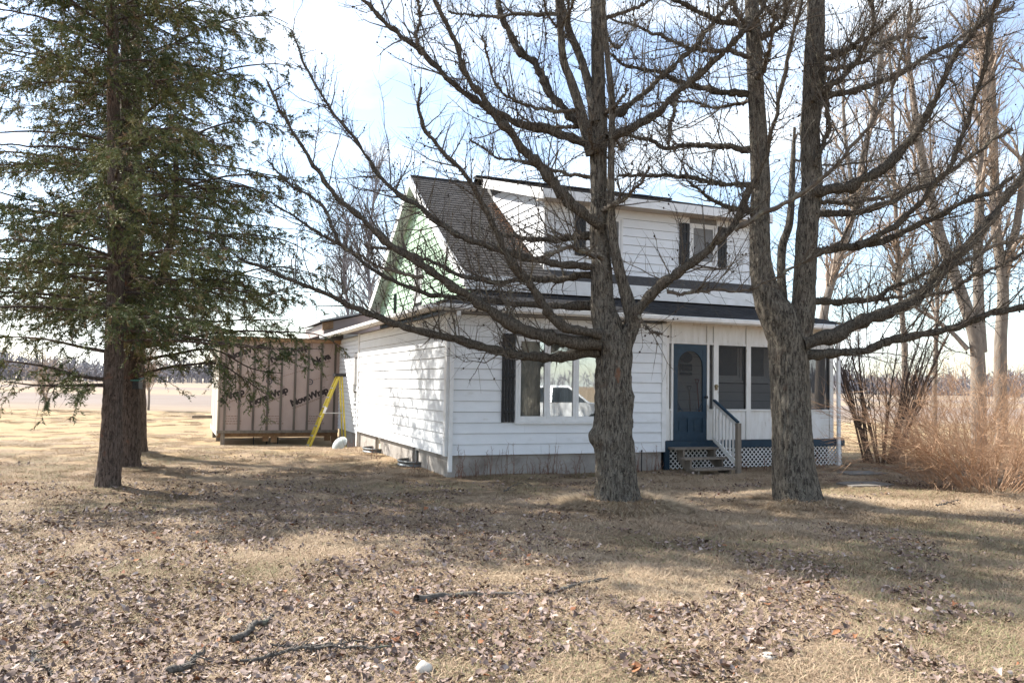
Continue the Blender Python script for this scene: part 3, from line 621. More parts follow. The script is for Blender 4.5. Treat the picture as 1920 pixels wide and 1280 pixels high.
MB().tube([(6.13, -.036, 1.80), (6.13, -.075, 1.80)], [.045, .035], 10).tube([(6.13, -.036, 1.745), (6.13, -.06, 1.745)], .03, 10).build('door_bell', brass, house)
# porch steps
stp = bpy.data.objects.new('porch_steps', None); COL.objects.link(stp); stp.parent = house
for i, (z, m0, m1, s0, s1) in enumerate(((.50, -.34, -.07, 4.88, 5.98), (.31, -.60, -.36, 4.95, 6.02), (.12, -.88, -.62, 5.0, 6.02))):
    MB().box(s0, s1, m0, m0 + (m1 - m0) * .48, z - .038, z).build('tread', greywood, stp); MB().box(s0 + .01, s1 - .02, m0 + (m1 - m0) * .52, m1, z - .038, z + .004).build('tread', greywood, stp)
for s in (5.12, 5.90):
    MB().prism([(-.08, .455), (-.32, .455), (-.32, .265), (-.58, .265), (-.58, .075), (-.85, .075), (-.85, -.05), (-.55, -.05), (-.08, .25)], lambda m, z, d: (s + d, m, z), -.02, .02).build('stringer', greywood, stp)
MB().box(6.02, 6.11, -.93, -.84, -.05, 1.04).build('newel_post', greywood, stp)
MB().bar((6.065, -.05, 1.50), (6.065, -.88, 1.06), .065, .035).build('handrail', bluep, stp)
MB().bar((6.065, -.05, 1.44), (6.065, -.85, 1.0), .04, .07).bar((6.065, -.05, .66), (6.065, -.85, .20), .04, .08).build('rail', peel, stp)
for i in range(6):
    m = -.13 - i * .118; zc = .20 + (m + .85) / .80 * .46; MB().box(6.05, 6.08, m - .018, m + .018, zc + .045, zc + .77).build('baluster', peel, stp)
def local(p): return tuple(HA + HU * p[0] + HV * p[1] + np.array([0, 0, p[2]]))

# shovels and plaque behind the screen door
def shovel(s, ztop, grip, label, lean):
    o = thing('shovel', label, 'shovel', local((s, ID - .02, PZ)), TH, 'garden tools inside the porch')
    zt = ztop - PZ
    MB().tube([(0, -.10, .32), (lean, -.05, zt - .12)], .016, 8).build('shaft', greywood if grip is black else redp, o)
    MB().tube([(lean - .055, -.05, zt), (lean + .055, -.05, zt)], .013, 6).tube([(lean - .055, -.05, zt), (lean, -.05, zt - .13)], .011, 6).tube([(lean + .055, -.05, zt), (lean, -.05, zt - .13)], .011, 6).build('grip', grip, o)
    MB().prism([(-.11, .34), (.11, .34), (.12, .10), (.06, .02), (0, 0), (-.06, .02), (-.12, .10)], lambda x, z, d: (x, -.12 + d - .1 * (z - .2) ** 2, z), 0, .012).build('blade', alu, o)
shovel(6.52, 1.80, black, 'shovel with black handle standing behind the blue screen door', -.01)
shovel(6.78, 1.96, redp, 'red handled shovel leaning behind the blue screen door', -.05)
pl = thing('wall_plaque', 'dark oval plaque with two bars hung behind the screen door', 'plaque', local((6.44, ID - .01, 2.32)), TH)
MB().prism([(.17 * math.cos(a), .155 + .13 * math.sin(a)) for a in np.linspace(0, 6.28, 25)[:-1]], lambda x, z, d: (x, -d, z), .02, .04).build('oval_plate', black, pl)
MB().box(-.16, .16, -.04, -.02, -.16, .0).build('lower_plate', black, pl); MB().box(-.16, .16, -.045, -.02, -.26, -.20).build('name_bar', black, pl)
# ------------------------------------------------------------------ unfinished addition in house wrap
add = thing('unfinished_addition', 'low unfinished addition in pinkish brown house wrap with grey strapping, raised off the ground', 'building', HA, TH)
darkwood = M('grey_strapping', (.17, .15, .13), (.10, .085, .075), 10, .85, .3, 40, (1, 1, .12), rnd=.15); AM = 11.45; AT0, AT1 = -3.52, .09; AZ0, AZ1 = .20, 3.02; AB = 4.3
MB().box(AT0 + .03, AT1, AM + .02, AM + .16, AZ0 + .02, AZ1 - .05).box(AT0 + .02, AT0 + .10, AM + .16, AM + AB, AZ0 + .02, AZ1 - .05).box(AT0 + .1, 1.0, AM + AB - .1, AM + AB, AZ0 + .02, AZ1 - .05).build('wrap_sheet', wrapm, add)
for i in range(9):
    t = AT0 + .19 + i * .408 + random.uniform(-.012, .012); h = .032
    if t < AT1: MB().hexa([(t - h, AM - .008, AZ0 + .05), (t + h, AM - .008, AZ0 + .05), (t + h, AM + .019, AZ0 + .05), (t - h, AM + .019, AZ0 + .05), (t - h + .01, AM - .008, AZ1 - .06), (t + h + .01, AM - .008, AZ1 - .06), (t + h + .01, AM + .019, AZ1 - .06), (t - h + .01, AM + .019, AZ1 - .06)]).build('strapping', darkwood, add)
MB().box(AT0, AT0 + .05, AM - .01, AM + .02, AZ0, AZ1 - .05).build('corner_strip', greywood, add)
lwood = M('sunlit_tone_wood', (.58, .54, .47), (.42, .38, .32), 8, .85, .3, 40, (1, 1, .15), rnd=.2)  # paler copy of the wood, sunlight on this side put into its colour
for i in range(17):
    m = AM + .08 + i * .25; MB().box(AT0 - .022, AT0 + .019, m, m + .19, AZ0 + .03, AZ1 - .06).build('board', lwood, add)
MB().box(AT0 - .03, AT1, AM - .015, AM + .12, AZ0 - .04, AZ0 + .045).build('bottom_plate', greywood, add)
MB().box(AT0 - .03, AT0 + .02, AM + .122, AM + AB, AZ0 - .12, AZ0 + .028).build('bottom_plate', lwood, add)
MB().box(AT0 - .02, AT1, AM + .13, AM + .17, AZ0 - .17, AZ0 - .045).build('rim_joist', rawwood, add)
MB().box(AT0 + .1, AT1, AM + .2, AM + AB, AZ0 - .02, AZ0).build('floor_deck', rawwood, add)
for t, hh in ((-2.1, .30), (-1.85, .34), (-.2, .3), (.02, .35)): MB().box(t - .09, t + .09, AM + .18, AM + .3, AZ0 - hh, AZ0 - .05).build('joist_block', rawwood, add)
for t, mm in ((AT0 + .15, AM + .06), (-2.45, AM + .25), (-2.05, AM + .3), (-1.72, AM + .3), (-.72, AM + .25), (AT0 + .12, AM + 2.0), (AT0 + .1, AM + 4.1), (.0, AM + .3)):
    z0 = float(hgt(*(HA + HU * t + HV * mm)[:2])) - .1
    if t < -3: MB().box(t - .06, t + .06, mm - .06, mm + .06, z0, AZ0 - .05).build('pier', greywood, add)
    else: MB().tube([(t, mm, z0), (t, mm, AZ0 - .1)], .018, 6).build('jack_post', black, add)
rf = MB().box(AT0 - .18, 1.4, AM - .16, AM + AB + .1, AZ1 - .048, AZ1 + .06).build('roof_deck', rawwood, add)
MB().box(AT0 - .2, 1.4, AM - .18, AM + AB + .12, AZ1 + .062, AZ1 + .08).build('roofing', shingle, rf)
# raised rear roof with wrapped fascia
up_ = MB().hexa([(-.35, 12.05, 3.30), (2.4, 12.05, 3.30), (2.4, 16, 3.30), (-.35, 16, 3.30), (-.35, 12.05, 3.66), (2.4, 12.05, 4.36), (2.4, 16, 4.36), (-.35, 16, 3.66)]).build('rear_roof', wrapm, add)
MB().hexa([(-.40, 12.0, 3.42), (-.05, 12.0, 3.50), (-.05, 12.045, 3.50), (-.40, 12.045, 3.42), (-.40, 12.0, 3.67), (-.05, 12.0, 3.75), (-.05, 12.045, 3.75), (-.40, 12.045, 3.67)]).build('fascia_board', rawwood, up_)
MB().hexa([(-.5, 11.9, 3.68), (2.5, 11.9, 4.40), (2.5, 16, 4.40), (-.5, 16, 3.68), (-.5, 11.9, 3.74), (2.5, 11.9, 4.46), (2.5, 16, 4.46), (-.5, 16, 3.74)]).build('roofing', M('grey_sheet', (.42, .42, .42), (.34, .34, .34), 4, .6), up_)
# printed lettering on the wrap
DG = bpy.context.evaluated_depsgraph_get()
def text_mesh(body, size, shear=0, off=0.0):
    cu = bpy.data.curves.new('lettering', 'FONT'); cu.body = body; cu.size = size; cu.offset = off; cu.space_character = .94; cu.extrude = .0008; cu.resolution_u = 3
    o = bpy.data.objects.new('lettering', cu); COL.objects.link(o); bpy.context.view_layer.update()
    me = bpy.data.meshes.new_from_object(o.evaluated_get(bpy.context.evaluated_depsgraph_get())); bpy.data.objects.remove(o); return me
def put_text(body, t, z, ang, size, mat, off=0.0, m=AM + .0165):
    me = text_mesh(body, size, 0, off); o = link('lettering', me, mat, add, (t, m, z)); o.rotation_euler = (math.pi / 2, 0, 0); o.matrix_local = Matrix.Translation((t, m, z)) @ Matrix.Rotation(math.pi / 2, 4, 'X') @ Matrix.Rotation(ang, 4, 'Z')
    if not me.materials: me.materials.append(mat)
    return o
ANG = math.radians(22)
def logo(t, z, body='NovaWrap'):
    put_text(body, t, z, ANG, .28, ink, .016)
    ln = {'NovaWrap': 1.12, 'aWrap': .72, 'Nova': .55}[body]
    c, s = math.cos(ANG), math.sin(ANG)
    def P(x, y): return (t + c * x - s * y, z + s * x + c * y)
    def stripe(x0, x1, y0, y1, mt, mb):
        q = [P(x0, y0), P(x1, y0), P(x1, y1), P(x0, y1)]; mb.hexa([(a, AM + .0165, b) for a, b in q] + [(a, AM + .0195, b) for a, b in q])
    mb = MB(); stripe(.0, ln * .98, -.058, -.050, ink, mb); mb.build('print_rule', ink, add)
    mb = MB(); x = .0
    while x < ln * .92: w_ = random.uniform(.03, .07); stripe(x, x + w_, -.098, -.072, ink2, mb); x += w_ + .018
    mb.build('small_print', ink2, add)
    if body != 'Nova': put_text('TM', *P(ln - .04, .17), ANG, .06, ink)
for t, z, bd in ((-2.02, 2.33, 'NovaWrap'), (-.74, 2.29, 'Nova'), (-3.26, 2.37, 'NovaWrap'), (-1.36, .98, 'NovaWrap'), (-2.60, .98, 'NovaWrap'), (-3.46, 1.08, 'aWrap')): logo(t, z, bd)
for t in (-3.3, -2.08, -.84):
    mb = MB(); x = 0
    while x < .95: w_ = random.uniform(.03, .06); zc = 1.80 + x * .33; mb.hexa([(t + .12 + x, AM + .0165, zc), (t + .12 + x + w_, AM + .0165, zc + w_ * .33), (t + .12 + x + w_, AM + .0195, zc + w_ * .33), (t + .12 + x, AM + .0195, zc), (t + .12 + x, AM + .0165, zc + .02), (t + .12 + x + w_, AM + .0165, zc + w_ * .33 + .02), (t + .12 + x + w_, AM + .0195, zc + w_ * .33 + .02), (t + .12 + x, AM + .0195, zc + .02)]); x += w_ + .02
    mb.build('small_print', ink2, add)
    mb = MB()
    for r_o, r_i in ((.095, .06),):
        n = 20
        for k in range(n):
            a, b = 2 * math.pi * k / n, 2 * math.pi * (k + 1) / n
            pt = lambda r, q, o: (t + .02 + r * math.cos(q), AM + .0165 + o, 1.75 + r * math.sin(q))
            mb.hexa([pt(r_i, a, 0), pt(r_o, a, 0), pt(r_o, b, 0), pt(r_i, b, 0), pt(r_i, a, .003), pt(r_o, a, .003), pt(r_o, b, .003), pt(r_i, b, .003)])
    mb.box(t - .02, t + .06, AM + .0165, AM + .0195, 1.74, 1.765); mb.build('print_ring', M('grey_print', (.10, .09, .11), rough=.7) if t == -3.3 else bpy.data.materials['grey_print'], add)
    mb = MB()
    for rr in range(4):
        x = 0 if rr < 2 else -.1
        while x < (.32 if rr < 2 else .42): w_ = random.uniform(.02, .08); mb.box(t + .02 + x, t + .02 + x + w_, AM + .0165, AM + .0195, .66 - rr * .075, .69 - rr * .075); x += w_ + .02
    mb.build('small_print', ink2, add)
o = thing('plank', 'short grey plank end sticking out behind the addition', 'plank', tuple(at(366, 781, 28.0)), TH); MB().box(-.05, 1.6, -.1, .1, -.05, .05).box(-.10, -.05, -.08, .09, -.045, .04).build('board', greywood, o)

# ------------------------------------------------------------------ ladder, dish, window wells, bird box
lx = -.58; lm = 9.25; gz0 = float(hgt(*(HA + HU * lx + HV * lm)[:2]))
ld = thing('step_ladder', 'yellow fibreglass step ladder standing open against the white back wall', 'ladder', local((lx, lm, gz0)), TH)
LH = 2.12
ft = {s: (np.array([-.62, s * .25, -.03]), np.array([.22, s * .17, LH])) for s in (-1, 1)}
rt = {s: (np.array([.46, s * .26, -.03]), np.array([.30, s * .17, LH])) for s in (-1, 1)}
for s in (-1, 1):
    MB().bar(*ft[s], .062, .03, (0, 1, 0)).build('front_rail', yellow, ld); MB().bar(*rt[s], .045, .03, (0, 1, 0)).build('rear_rail', yellow, ld)
    a = ft[s][0]; MB().box(a[0] - .06, a[0] + .06, a[1] - .025, a[1] + .025, -.05, .03).build('foot', black, ld)
    MB().bar(ft[s][0] + (ft[s][1] - ft[s][0]) * .5, rt[s][0] + (rt[s][1] - rt[s][0]) * .5, .02, .012).build('spreader', alu, ld)
for i in range(7):
    f_ = .07 + i * .128; a = ft[-1][0] + (ft[-1][1] - ft[-1][0]) * f_; b = ft[1][0] + (ft[1][1] - ft[1][0]) * f_
    MB().bar(a, b, .085, .028).build('step', alu, ld)
for f_ in (.12, .5, .82):
    a = rt[-1][0] + (rt[-1][1] - rt[-1][0]) * f_; b = rt[1][0] + (rt[1][1] - rt[1][0]) * f_; MB().bar(a, b, .035, .03).build('brace', alu, ld)
MB().box(.10, .42, -.20, .20, LH - .01, LH + .07).build('top_cap', black, ld)
MB().bar(ft[-1][0] + (ft[-1][1] - ft[-1][0]) * .5 + np.array([-.002, -.0175, 0]), ft[-1][0] + (ft[-1][1] - ft[-1][0]) * .58 + np.array([-.002, -.0175, 0]), .07, .004, (0, 1, 0)).build('sticker', trim, ld)
dp = local((-.62, 7.35, 0)); dz = float(hgt(dp[0], dp[1]))
do = thing('satellite_dish', 'pale round dish lying tilted on the ground beside the ladder', 'dish', (dp[0], dp[1], dz + .14), 0)
nb = NB(); nr, na = 10, 28; rr = np.linspace(0, 1, nr); aa = np.arange(na) * 2 * math.pi / na
def cap(th): return np.stack([.27 * rr[:, None] * np.cos(aa), .25 * rr[:, None] * np.sin(aa), (.14 * (1 - rr[:, None] ** 2) - th) * np.ones((1, na))], -1)
i = (np.arange(nr - 1) * na)[:, None]; k = np.arange(na)[None]; q = np.stack([i + k, i + (k + 1) % na, i + na + (k + 1) % na, i + na + k], -1).reshape(-1, 4)
nb.add(cap(0), q).add(cap(.012), q[:, ::-1]); bowl = nb.build('reflector', dishm, do, True)
MB().tube([(.272 * math.cos(a), .252 * math.sin(a), -.004) for a in np.linspace(0, 2 * math.pi, 33)], .012, 6).build('rim', dishm, do)
MB().tube([(0, 0, -.02), (0, 0, -.2)], .03, 8).build('mount', galv, do)
do.scale = (.82, .82, .82); do.rotation_euler = (math.radians(52), math.radians(-28), math.radians(-10))
for mc, lab in ((2.3, 'corrugated steel window well under the basement window nearest the downspout'), (5.82, 'corrugated steel window well near the back corner of the side wall')):
    wl = thing('window_well', lab, 'window well', local((.05, mc, 0)), TH, 'window wells along the side wall')
    nb = NB(); na = 24; zz = np.linspace(-.2, .10, 25); a = np.linspace(math.pi / 2, 3 * math.pi / 2, na)
    for th in (0, .012):
        r = .42 - th + .014 * np.sin(zz[:, None] * 2 * math.pi / .075)
        ii_ = (np.arange(24) * na)[:, None]; kk = np.arange(na - 1)[None]; q = np.stack([ii_ + kk, ii_ + kk + 1, ii_ + na + kk + 1, ii_ + na + kk], -1).reshape(-1, 4)
        nb.add(np.stack([r * np.cos(a) * .85, r * np.sin(a) * 1.15, zz[:, None] + 0 * a], -1), q)
    nb.build('corrugated_wall', galv, wl, True)
    MB().tube([(.42 * math.cos(x) * .85, .42 * math.sin(x) * 1.15, .105) for x in a], .014, 6).build('rolled_rim', galv, wl)
bp_ = at(257, 719, 15.72)
bb = thing('bird_box', 'small dark box with green lid fixed to the second spruce trunk', 'bird box', tuple(bp_), 0)
MB().box(-.10, .07, -.09, .08, -.08, .05).build('box_body', black, bb); MB().hexa([(-.12, -.11, .05), (.09, -.11, .05), (.09, .1, .09), (-.12, .1, .09), (-.12, -.11, .075), (.09, -.11, .075), (.09, .1, .115), (-.12, .1, .115)]).build('lid', M('green_plastic', (.03, .12, .10), rough=.4), bb)
MB().tube([(.01, -.09, -.01), (.01, -.096, -.01)], .022, 10).build('entrance', dark, bb); MB().box(-.12, .085, -.095, .085, -.10, -.082).build('base_board', black, bb)
pk = thing('metal_stake', 'thin dark rod standing against the foundation near the steps', 'stake', local((4.25, -.06, -.1)), TH); MB().tube([(0, 0, 0), (.01, .01, .52)], .011, 6).tube([(.01, .01, .52), (.01, .01, .55)], .016, 6).build('rod', black, pk)

# ------------------------------------------------------------------ white car across the yard (seen in the window)
car = thing('parked_car', 'white car parked in the yard, seen mirrored in the front window', 'car', (11.3, 7.1, 0), math.radians(47)); car.scale = (1, 1, 1.2)
prof_ = [(-2.35, .38), (-2.38, .62), (-2.3, .86), (-1.55, .95), (-.75, 1.42), (.55, 1.45), (1.25, .98), (2.1, .86), (2.36, .68), (2.38, .36)]
MB().prism([(x, z) for x, z in prof_[:4]] + [(1.25, .98)] + prof_[7:], lambda x, z, d: (x, d * (1 - .06 * max(0, abs(x) - 1.6)), z), -.88, .88).build('body', carw, car)
MB().hexa([(-1.5, -.82, .955), (1.2, -.82, .975), (1.2, .82, .975), (-1.5, .82, .955), (-.72, -.62, 1.42), (.5, -.62, 1.44), (.5, .62, 1.44), (-.72, .62, 1.42)]).build('cabin_glass', M('car_glass', (.03, .035, .04), rough=.08, spec=.6), car)
rb = MB().hexa([(-.78, -.635, 1.40), (.56, -.635, 1.42), (.56, .635, 1.42), (-.78, .635, 1.40), (-.66, -.58, 1.47), (.46, -.58, 1.485), (.46, .58, 1.485), (-.66, .58, 1.47)])
for s in (-1, 1):
    rb.bar((-1.52, s * .83, .95), (-.74, s * .63, 1.42), .07, .05).bar((1.22, s * .83, .97), (.5, s * .63, 1.44), .07, .05).bar((-.15, s * .83, .96), (-.12, s * .63, 1.43), .08, .04)
rb.build('roof_and_pillars', carw, car)
for x in (-1.45, 1.42):
    for s in (-1, 1):
        wh = MB().tube([(x, s * .70, .32), (x, s * .905, .32)], .33, 20).build('wheel', tyre, car); MB().tube([(x, s * .906, .32), (x, s * .915, .32)], .2, 14).build('hub_cap', alu, wh)
for s in (-1, 1): MB().box(2.30, 2.40, s * .62 - .16, s * .62 + .16, .62, .76).build('headlight', alu, car); MB().box(-2.41, -2.3, s * .66 - .14, s * .66 + .14, .66, .84).build('tail_light', redp, car)
# ------------------------------------------------------------------ tree tools
def smooth_path(P, n):
    P = np.asarray(P, float); K = len(P)
    d = np.r_[0, np.cumsum(np.linalg.norm(np.diff(P[:, :3], axis=0), axis=1))]; Q = np.vstack([2 * P[0] - P[1], P, 2 * P[-1] - P[-2]])
    u = np.linspace(0, d[-1] * .99999, n); i = np.clip(np.searchsorted(d, u, 'right') - 1, 0, K - 2); f = ((u - d[i]) / (d[i + 1] - d[i]))[:, None]
    a, b, c, e = Q[i], Q[i + 1], Q[i + 2], Q[i + 3]
    return .5 * (2 * b + (c - a) * f + (2 * a - 5 * b + 4 * c - e) * f ** 2 + (3 * b - a - 3 * c + e) * f ** 3)
def traced(px, Y0, Y1, n=40, wob=.0):
    P = np.array(px, float); s = np.r_[0, np.cumsum(np.hypot(*np.diff(P[:, :2], axis=0).T))]; s /= s[-1]
    pts = np.array([at(x, y, Y0 + (Y1 - Y0) * q) for (x, y), q in zip(P[:, :2], s)])
    return smooth_path(pts, n)
def nrm(v): return v / (np.linalg.norm(v, axis=-1, keepdims=True) + 1e-9)
def spawn(PP, RR, n, lo, hi, len_lo, len_hi, ang, spread, upb, M_, rfac=.5, rmax=.02, rmin=.0025, curve=0.0, wig=.05, taper=.25, bylen=True, flat=0.0):
    K, P_, _ = PP.shape
    ln = np.linalg.norm(np.diff(PP, axis=1), axis=2).sum(1); p = ln / ln.sum()
    k = RNG.choice(K, n, p=p) if bylen else RNG.integers(0, K, n)
    s = lo + (hi - lo) * RNG.random(n); f = s * (P_ - 1); i = np.minimum(f.astype(int), P_ - 2); f = (f - i)[:, None]
    pos = PP[k, i] * (1 - f) + PP[k, i + 1] * f; tan = nrm(PP[k, i + 1] - PP[k, i]); r0 = RR[k, i]
    rv = RNG.normal(size=(n, 3)); rv[:, 2] *= (1 - flat); pe = nrm(rv - (rv * tan).sum(1, keepdims=True) * tan)
    a = np.radians(ang + RNG.normal(0, spread, n))[:, None]
    ub = (upb[0] + (upb[1] - upb[0]) * RNG.random(n))[:, None]
    d = nrm(tan * np.cos(a) + pe * np.sin(a) + np.array([[0, 0, 1.]]) * ub)
    L_ = (len_lo + (len_hi - len_lo) * RNG.random(n) ** 1.5) * (1 - .45 * s)
    u = np.linspace(0, 1, M_)[None, :, None]
    path = pos[:, None] + d[:, None] * L_[:, None, None] * u
    cv = curve * (.4 + RNG.random(n))[:, None, None]
    path[:, :, 2:3] += cv * L_[:, None, None] * u ** 2
    w = np.cumsum(RNG.normal(0, wig, (n, M_, 3)), axis=1) * L_[:, None, None] * u / math.sqrt(M_); path += w
    rb = np.clip(np.minimum(r0 * rfac, rmax), rmin, None) * (.7 + .5 * RNG.random(n))
    R_ = rb[:, None] * (1 - (1 - taper) * np.linspace(0, 1, M_)[None]); return path, R_
def bark_trunk(path, rad, nb, sides=48, amp=.02, fr=15., fz=4.5, flare=0.0, burls=(), seed=0.):
    """one stem with furrowed bark as real relief"""
    n = len(path); T = nrm(np.gradient(path, axis=0)); ref = np.array([0, 1., 0]) ; X = nrm(np.cross(T, ref)); Y = np.cross(T, X)
    a = np.arange(sides) * 2 * math.pi / sides; z = np.r_[0, np.cumsum(np.linalg.norm(np.diff(path, axis=0), axis=1))]
    R = np.repeat(rad[:, None], sides, 1).copy()
    if flare: 
        lob = 1 + .5 * np.cos(a * 5 + 1.3 + seed) * .6 + .25 * np.cos(a * 3 + seed)
        R += flare * np.exp(-z / .16)[:, None] * lob[None]
    D = np.cos(a)[None, :, None] * X[:, None] + np.sin(a)[None, :, None] * Y[:, None]
    q = np.stack([np.cos(a)[None] * R * fr + seed * 7, np.sin(a)[None] * R * fr + 9, np.repeat(z[:, None] * fz, sides, 1)], -1)
    warp = vnoise(q * .5 + 20)[..., None] * 1.4; n1 = 1 - np.abs(2 * vnoise(q + warp) - 1); n2 = vnoise(q * np.array([2.2, 2.2, 3.0]) + 5); n3 = vnoise(q * .22 + 3) - .5
    sc = np.clip(rad / max(rad.max(), .2), .25, 1)[:, None]
    R = R + amp * sc * (2.0 * (n1 - .65) + 1.1 * (n2 - .5)) + .12 * R * n3
    V = path[:, None] + D * R[:, :, None]
    for (c, rr_, h) in burls:
        dd = np.linalg.norm(V - np.array(c)[None, None], axis=2); V = V + D * (h * np.exp(-(dd / rr_) ** 2))[:, :, None]
    i = (np.arange(n - 1) * sides)[:, None]; k = np.arange(sides)[None]; nb.add(V, np.stack([i + k, i + (k + 1) % sides, i + sides + (k + 1) % sides, i + sides + k], -1).reshape(-1, 4))
def cones(nb, pos, size):
    n = len(pos); ring = 5; v = []
    ax = nrm(RNG.normal(size=(n, 3)) * .5 + np.array([0, 0, .6])); x = nrm(np.cross(ax, RNG.normal(size=(n, 3)))); y = np.cross(ax, x)
    sz = size * (.7 + .6 * RNG.random(n))[:, None]
    vs = [pos - ax * sz * .5]
    for h, r in ((-.2, .42), (.25, .36)):
        for k in range(ring):
            a = 2 * math.pi * (k + h) / ring; vs.append(pos + ax * sz * h + (x * math.cos(a) + y * math.sin(a)) * sz * r)
    vs.append(pos + ax * sz * .6); V = np.stack(vs, 1); m = V.shape[1]; b = (np.arange(n) * m)[:, None]
    t = []; q = []
    for k in range(ring):
        k2 = (k + 1) % ring; t.append((0, 1 + k2, 1 + k)); q.append((1 + k, 1 + k2, 1 + ring + k2, 1 + ring + k)); t.append((1 + ring + k, 1 + ring + k2, m - 1))
    nb.add(V, (b[:, :, None] + np.array(q)[None]).reshape(-1, 4), (b[:, :, None] + np.array(t)[None]).reshape(-1, 3))
def pick(PP, n, lo=0., hi=1.):
    K, P_, _ = PP.shape; k = RNG.integers(0, K, n); f = (lo + (hi - lo) * RNG.random(n)) * (P_ - 1); i = np.minimum(f.astype(int), P_ - 2); f = (f - i)[:, None]
    return PP[k, i] * (1 - f) + PP[k, i + 1] * f, nrm(PP[k, i + 1] - PP[k, i])

def larch(label, base, Y, stems, limbs, burls=(), n_sec=1000, n_ter=8300, n_spur=9000, n_cone=1500, extra_top=True):
    root = thing('larch_tree', label, 'tree', tuple(base), 0, 'bare larches on the front lawn')
    inv = -np.array(base)
    stem_paths = []; stem_r = []
    nb = NB()
    for j, (px, wpx, dY, amp) in enumerate(stems):
        path = traced([p[:2] for p in px], Y, Y + dY, 230 if j == 0 else 130)
        s = np.linspace(0, 1, len(px)); P = np.array(px); ss = np.r_[0, np.cumsum(np.hypot(*np.diff(P[:, :2], axis=0).T))]; ss /= ss[-1]
        rad = np.interp(np.linspace(0, 1, len(path)), ss, np.array(wpx) * .86 / 2 / F * Y)
        if j == 0:
            path[:, 2] -= path[0, 2] - (base[2] - .06)* 1.0 if False else 0
        # carry every stem on above the picture
        if px[-1][1] <= 2:
            up = nrm(path[-1] - path[-12]); ext = [path[-1] + up * h + np.array([RNG.normal(0, .05) * h, RNG.normal(0, .05) * h, 0]) for h in (.9, 1.9, 3.0, 4.2)]
            path = np.vstack([path, smooth_path(np.vstack([path[-1], ext]), 50)[1:]]); rad = np.r_[rad, np.linspace(rad[-1], .02, 49)]
        bark_trunk(path + inv, rad, nb, 88 if j == 0 else 44, amp, flare=.075 if j == 0 else 0, burls=[(np.array(c) + inv, a, b) for c, a, b in burls], seed=j * 3.1 + base[0])
        stem_paths.append(path); stem_r.append(rad)
    nb.build('trunk', barkL, root, True)
    LP, LR = [], []
    for (px, w0, w1, dY0, dY1) in limbs:
        p = traced(px, Y + dY0, Y + dY1, 44); kn = RNG.normal(0, .011, p.shape); p += np.cumsum(kn - kn.mean(0), 0) + RNG.normal(0, .006, p.shape)
        r = (w1 + (w0 - w1) * (1 - np.linspace(0, 1, 44)) ** 1.25) * .82 / 2 / F * (Y + dY0); r = r * (1 + .10 * RNG.normal(size=44) + .22 * (RNG.random(44) < .10)); r[-1] *= .6
        LP.append(p); LR.append(r)
    # limbs the trace leaves out: foreshortened ones towards and away, and those above the picture
    for path, rad in zip(stem_paths, stem_r):
        for _ in range(5 if len(path) > 190 else 3):
            k = int(len(path) * (.45 + .5 * RNG.random())); a = RNG.random() * 6.28
            if path[k, 2] < 3.2: continue
            d = np.array([math.cos(a) * .55, math.sin(a), 0]); d /= np.linalg.norm(d); Ln = 1.4 + 2.2 * RNG.random()
            if d[1] < 0: Ln *= .5
            pts = [path[k], path[k] + d * Ln * .35 + [0, 0, .05], path[k] + d * Ln * .7 + [0, 0, .25 * Ln * .5], path[k] + d * Ln + [0, 0, .35 * Ln]]
            p = smooth_path(np.array(pts), 44) + np.cumsum(RNG.normal(0, .008, (44, 3)), 0); LP.append(p); LR.append(np.linspace(min(rad[k] * .4, .06), .008, 44))
    LP = np.array(LP); LR = np.array(LR); NT = len(limbs)
    for i in range(len(LP)):
        nb = NB(); Pd = smooth_path(LP[i], 76); Rd = np.interp(np.linspace(0, 1, 76), np.linspace(0, 1, 44), LR[i]) * (1 + .12 * RNG.normal(size=76)) 
        nb.tubes((Pd + inv)[None], Rd[None], 8); nb.build('limb', barkT if LR[i].mean() < .03 else barkM, root, True)
    tw = NB()
    sp, sr = spawn(LP, LR, n_sec, .12, 1, .45, 1.7, 55, 18, (-.35, .8), 7, .5, .013, .0035, curve=.25, wig=.12)
    tw.tubes(sp + inv, sr, 3)
    tp, tr = spawn(np.concatenate([sp]), sr, n_ter, .05, 1, .14, .75, 48, 18, (-.25, .55), 3, .6, .0042, .0017, curve=.15, wig=.12)
    tw.tubes(tp + inv, tr, 3)
    tl, tlr = spawn(LP, LR, n_ter // 3, .05, 1, .10, .65, 65, 18, (-.2, .9), 3, .3, .0045, .0018, curve=.2, wig=.10)
    tw.tubes(tl + inv, tlr, 3)
    # bristly shoots on the stems
    for path, rad in zip(stem_paths, stem_r):
        m = path[:, 2] > 2.4
        if m.sum() > 10:
            q = smooth_path(path[m], 44)[None]; qr = np.interp(np.linspace(0, 1, 44), np.linspace(0, 1, m.sum()), rad[m])[None]
            a1, r1 = spawn(q, qr, 90, 0, 1, .2, .7, 75, 15, (-.1, .6), 5, .1, .007, .003, curve=.3, wig=.14); a1[:, :, :] += 0; tw.tubes(a1 + inv, r1, 3)
            b1, r2 = spawn(a1, r1, 220, .1, 1, .06, .25, 50, 15, (0, .4), 4, .6, .004, .002, wig=.12); tw.tubes(b1 + inv, r2, 3)
    # knobby short spurs
    for src, m, rr_ in ((LP, n_spur // 2, .009), (sp, n_spur // 2, .006), (tp, n_spur // 3, .004)):
        c, t = pick(src, m, .03, 1); e = nrm(RNG.normal(size=(m, 3))); off = rr_ * 1.2
        if src is LP:
            pass
        tw.tubes(np.stack([c, c + e * rr_ * (1.8 + 2.2 * RNG.random((m, 1)))], 1) + inv, np.repeat(np.array([[rr_ * .75, rr_ * .5]]), m, 0), 3)
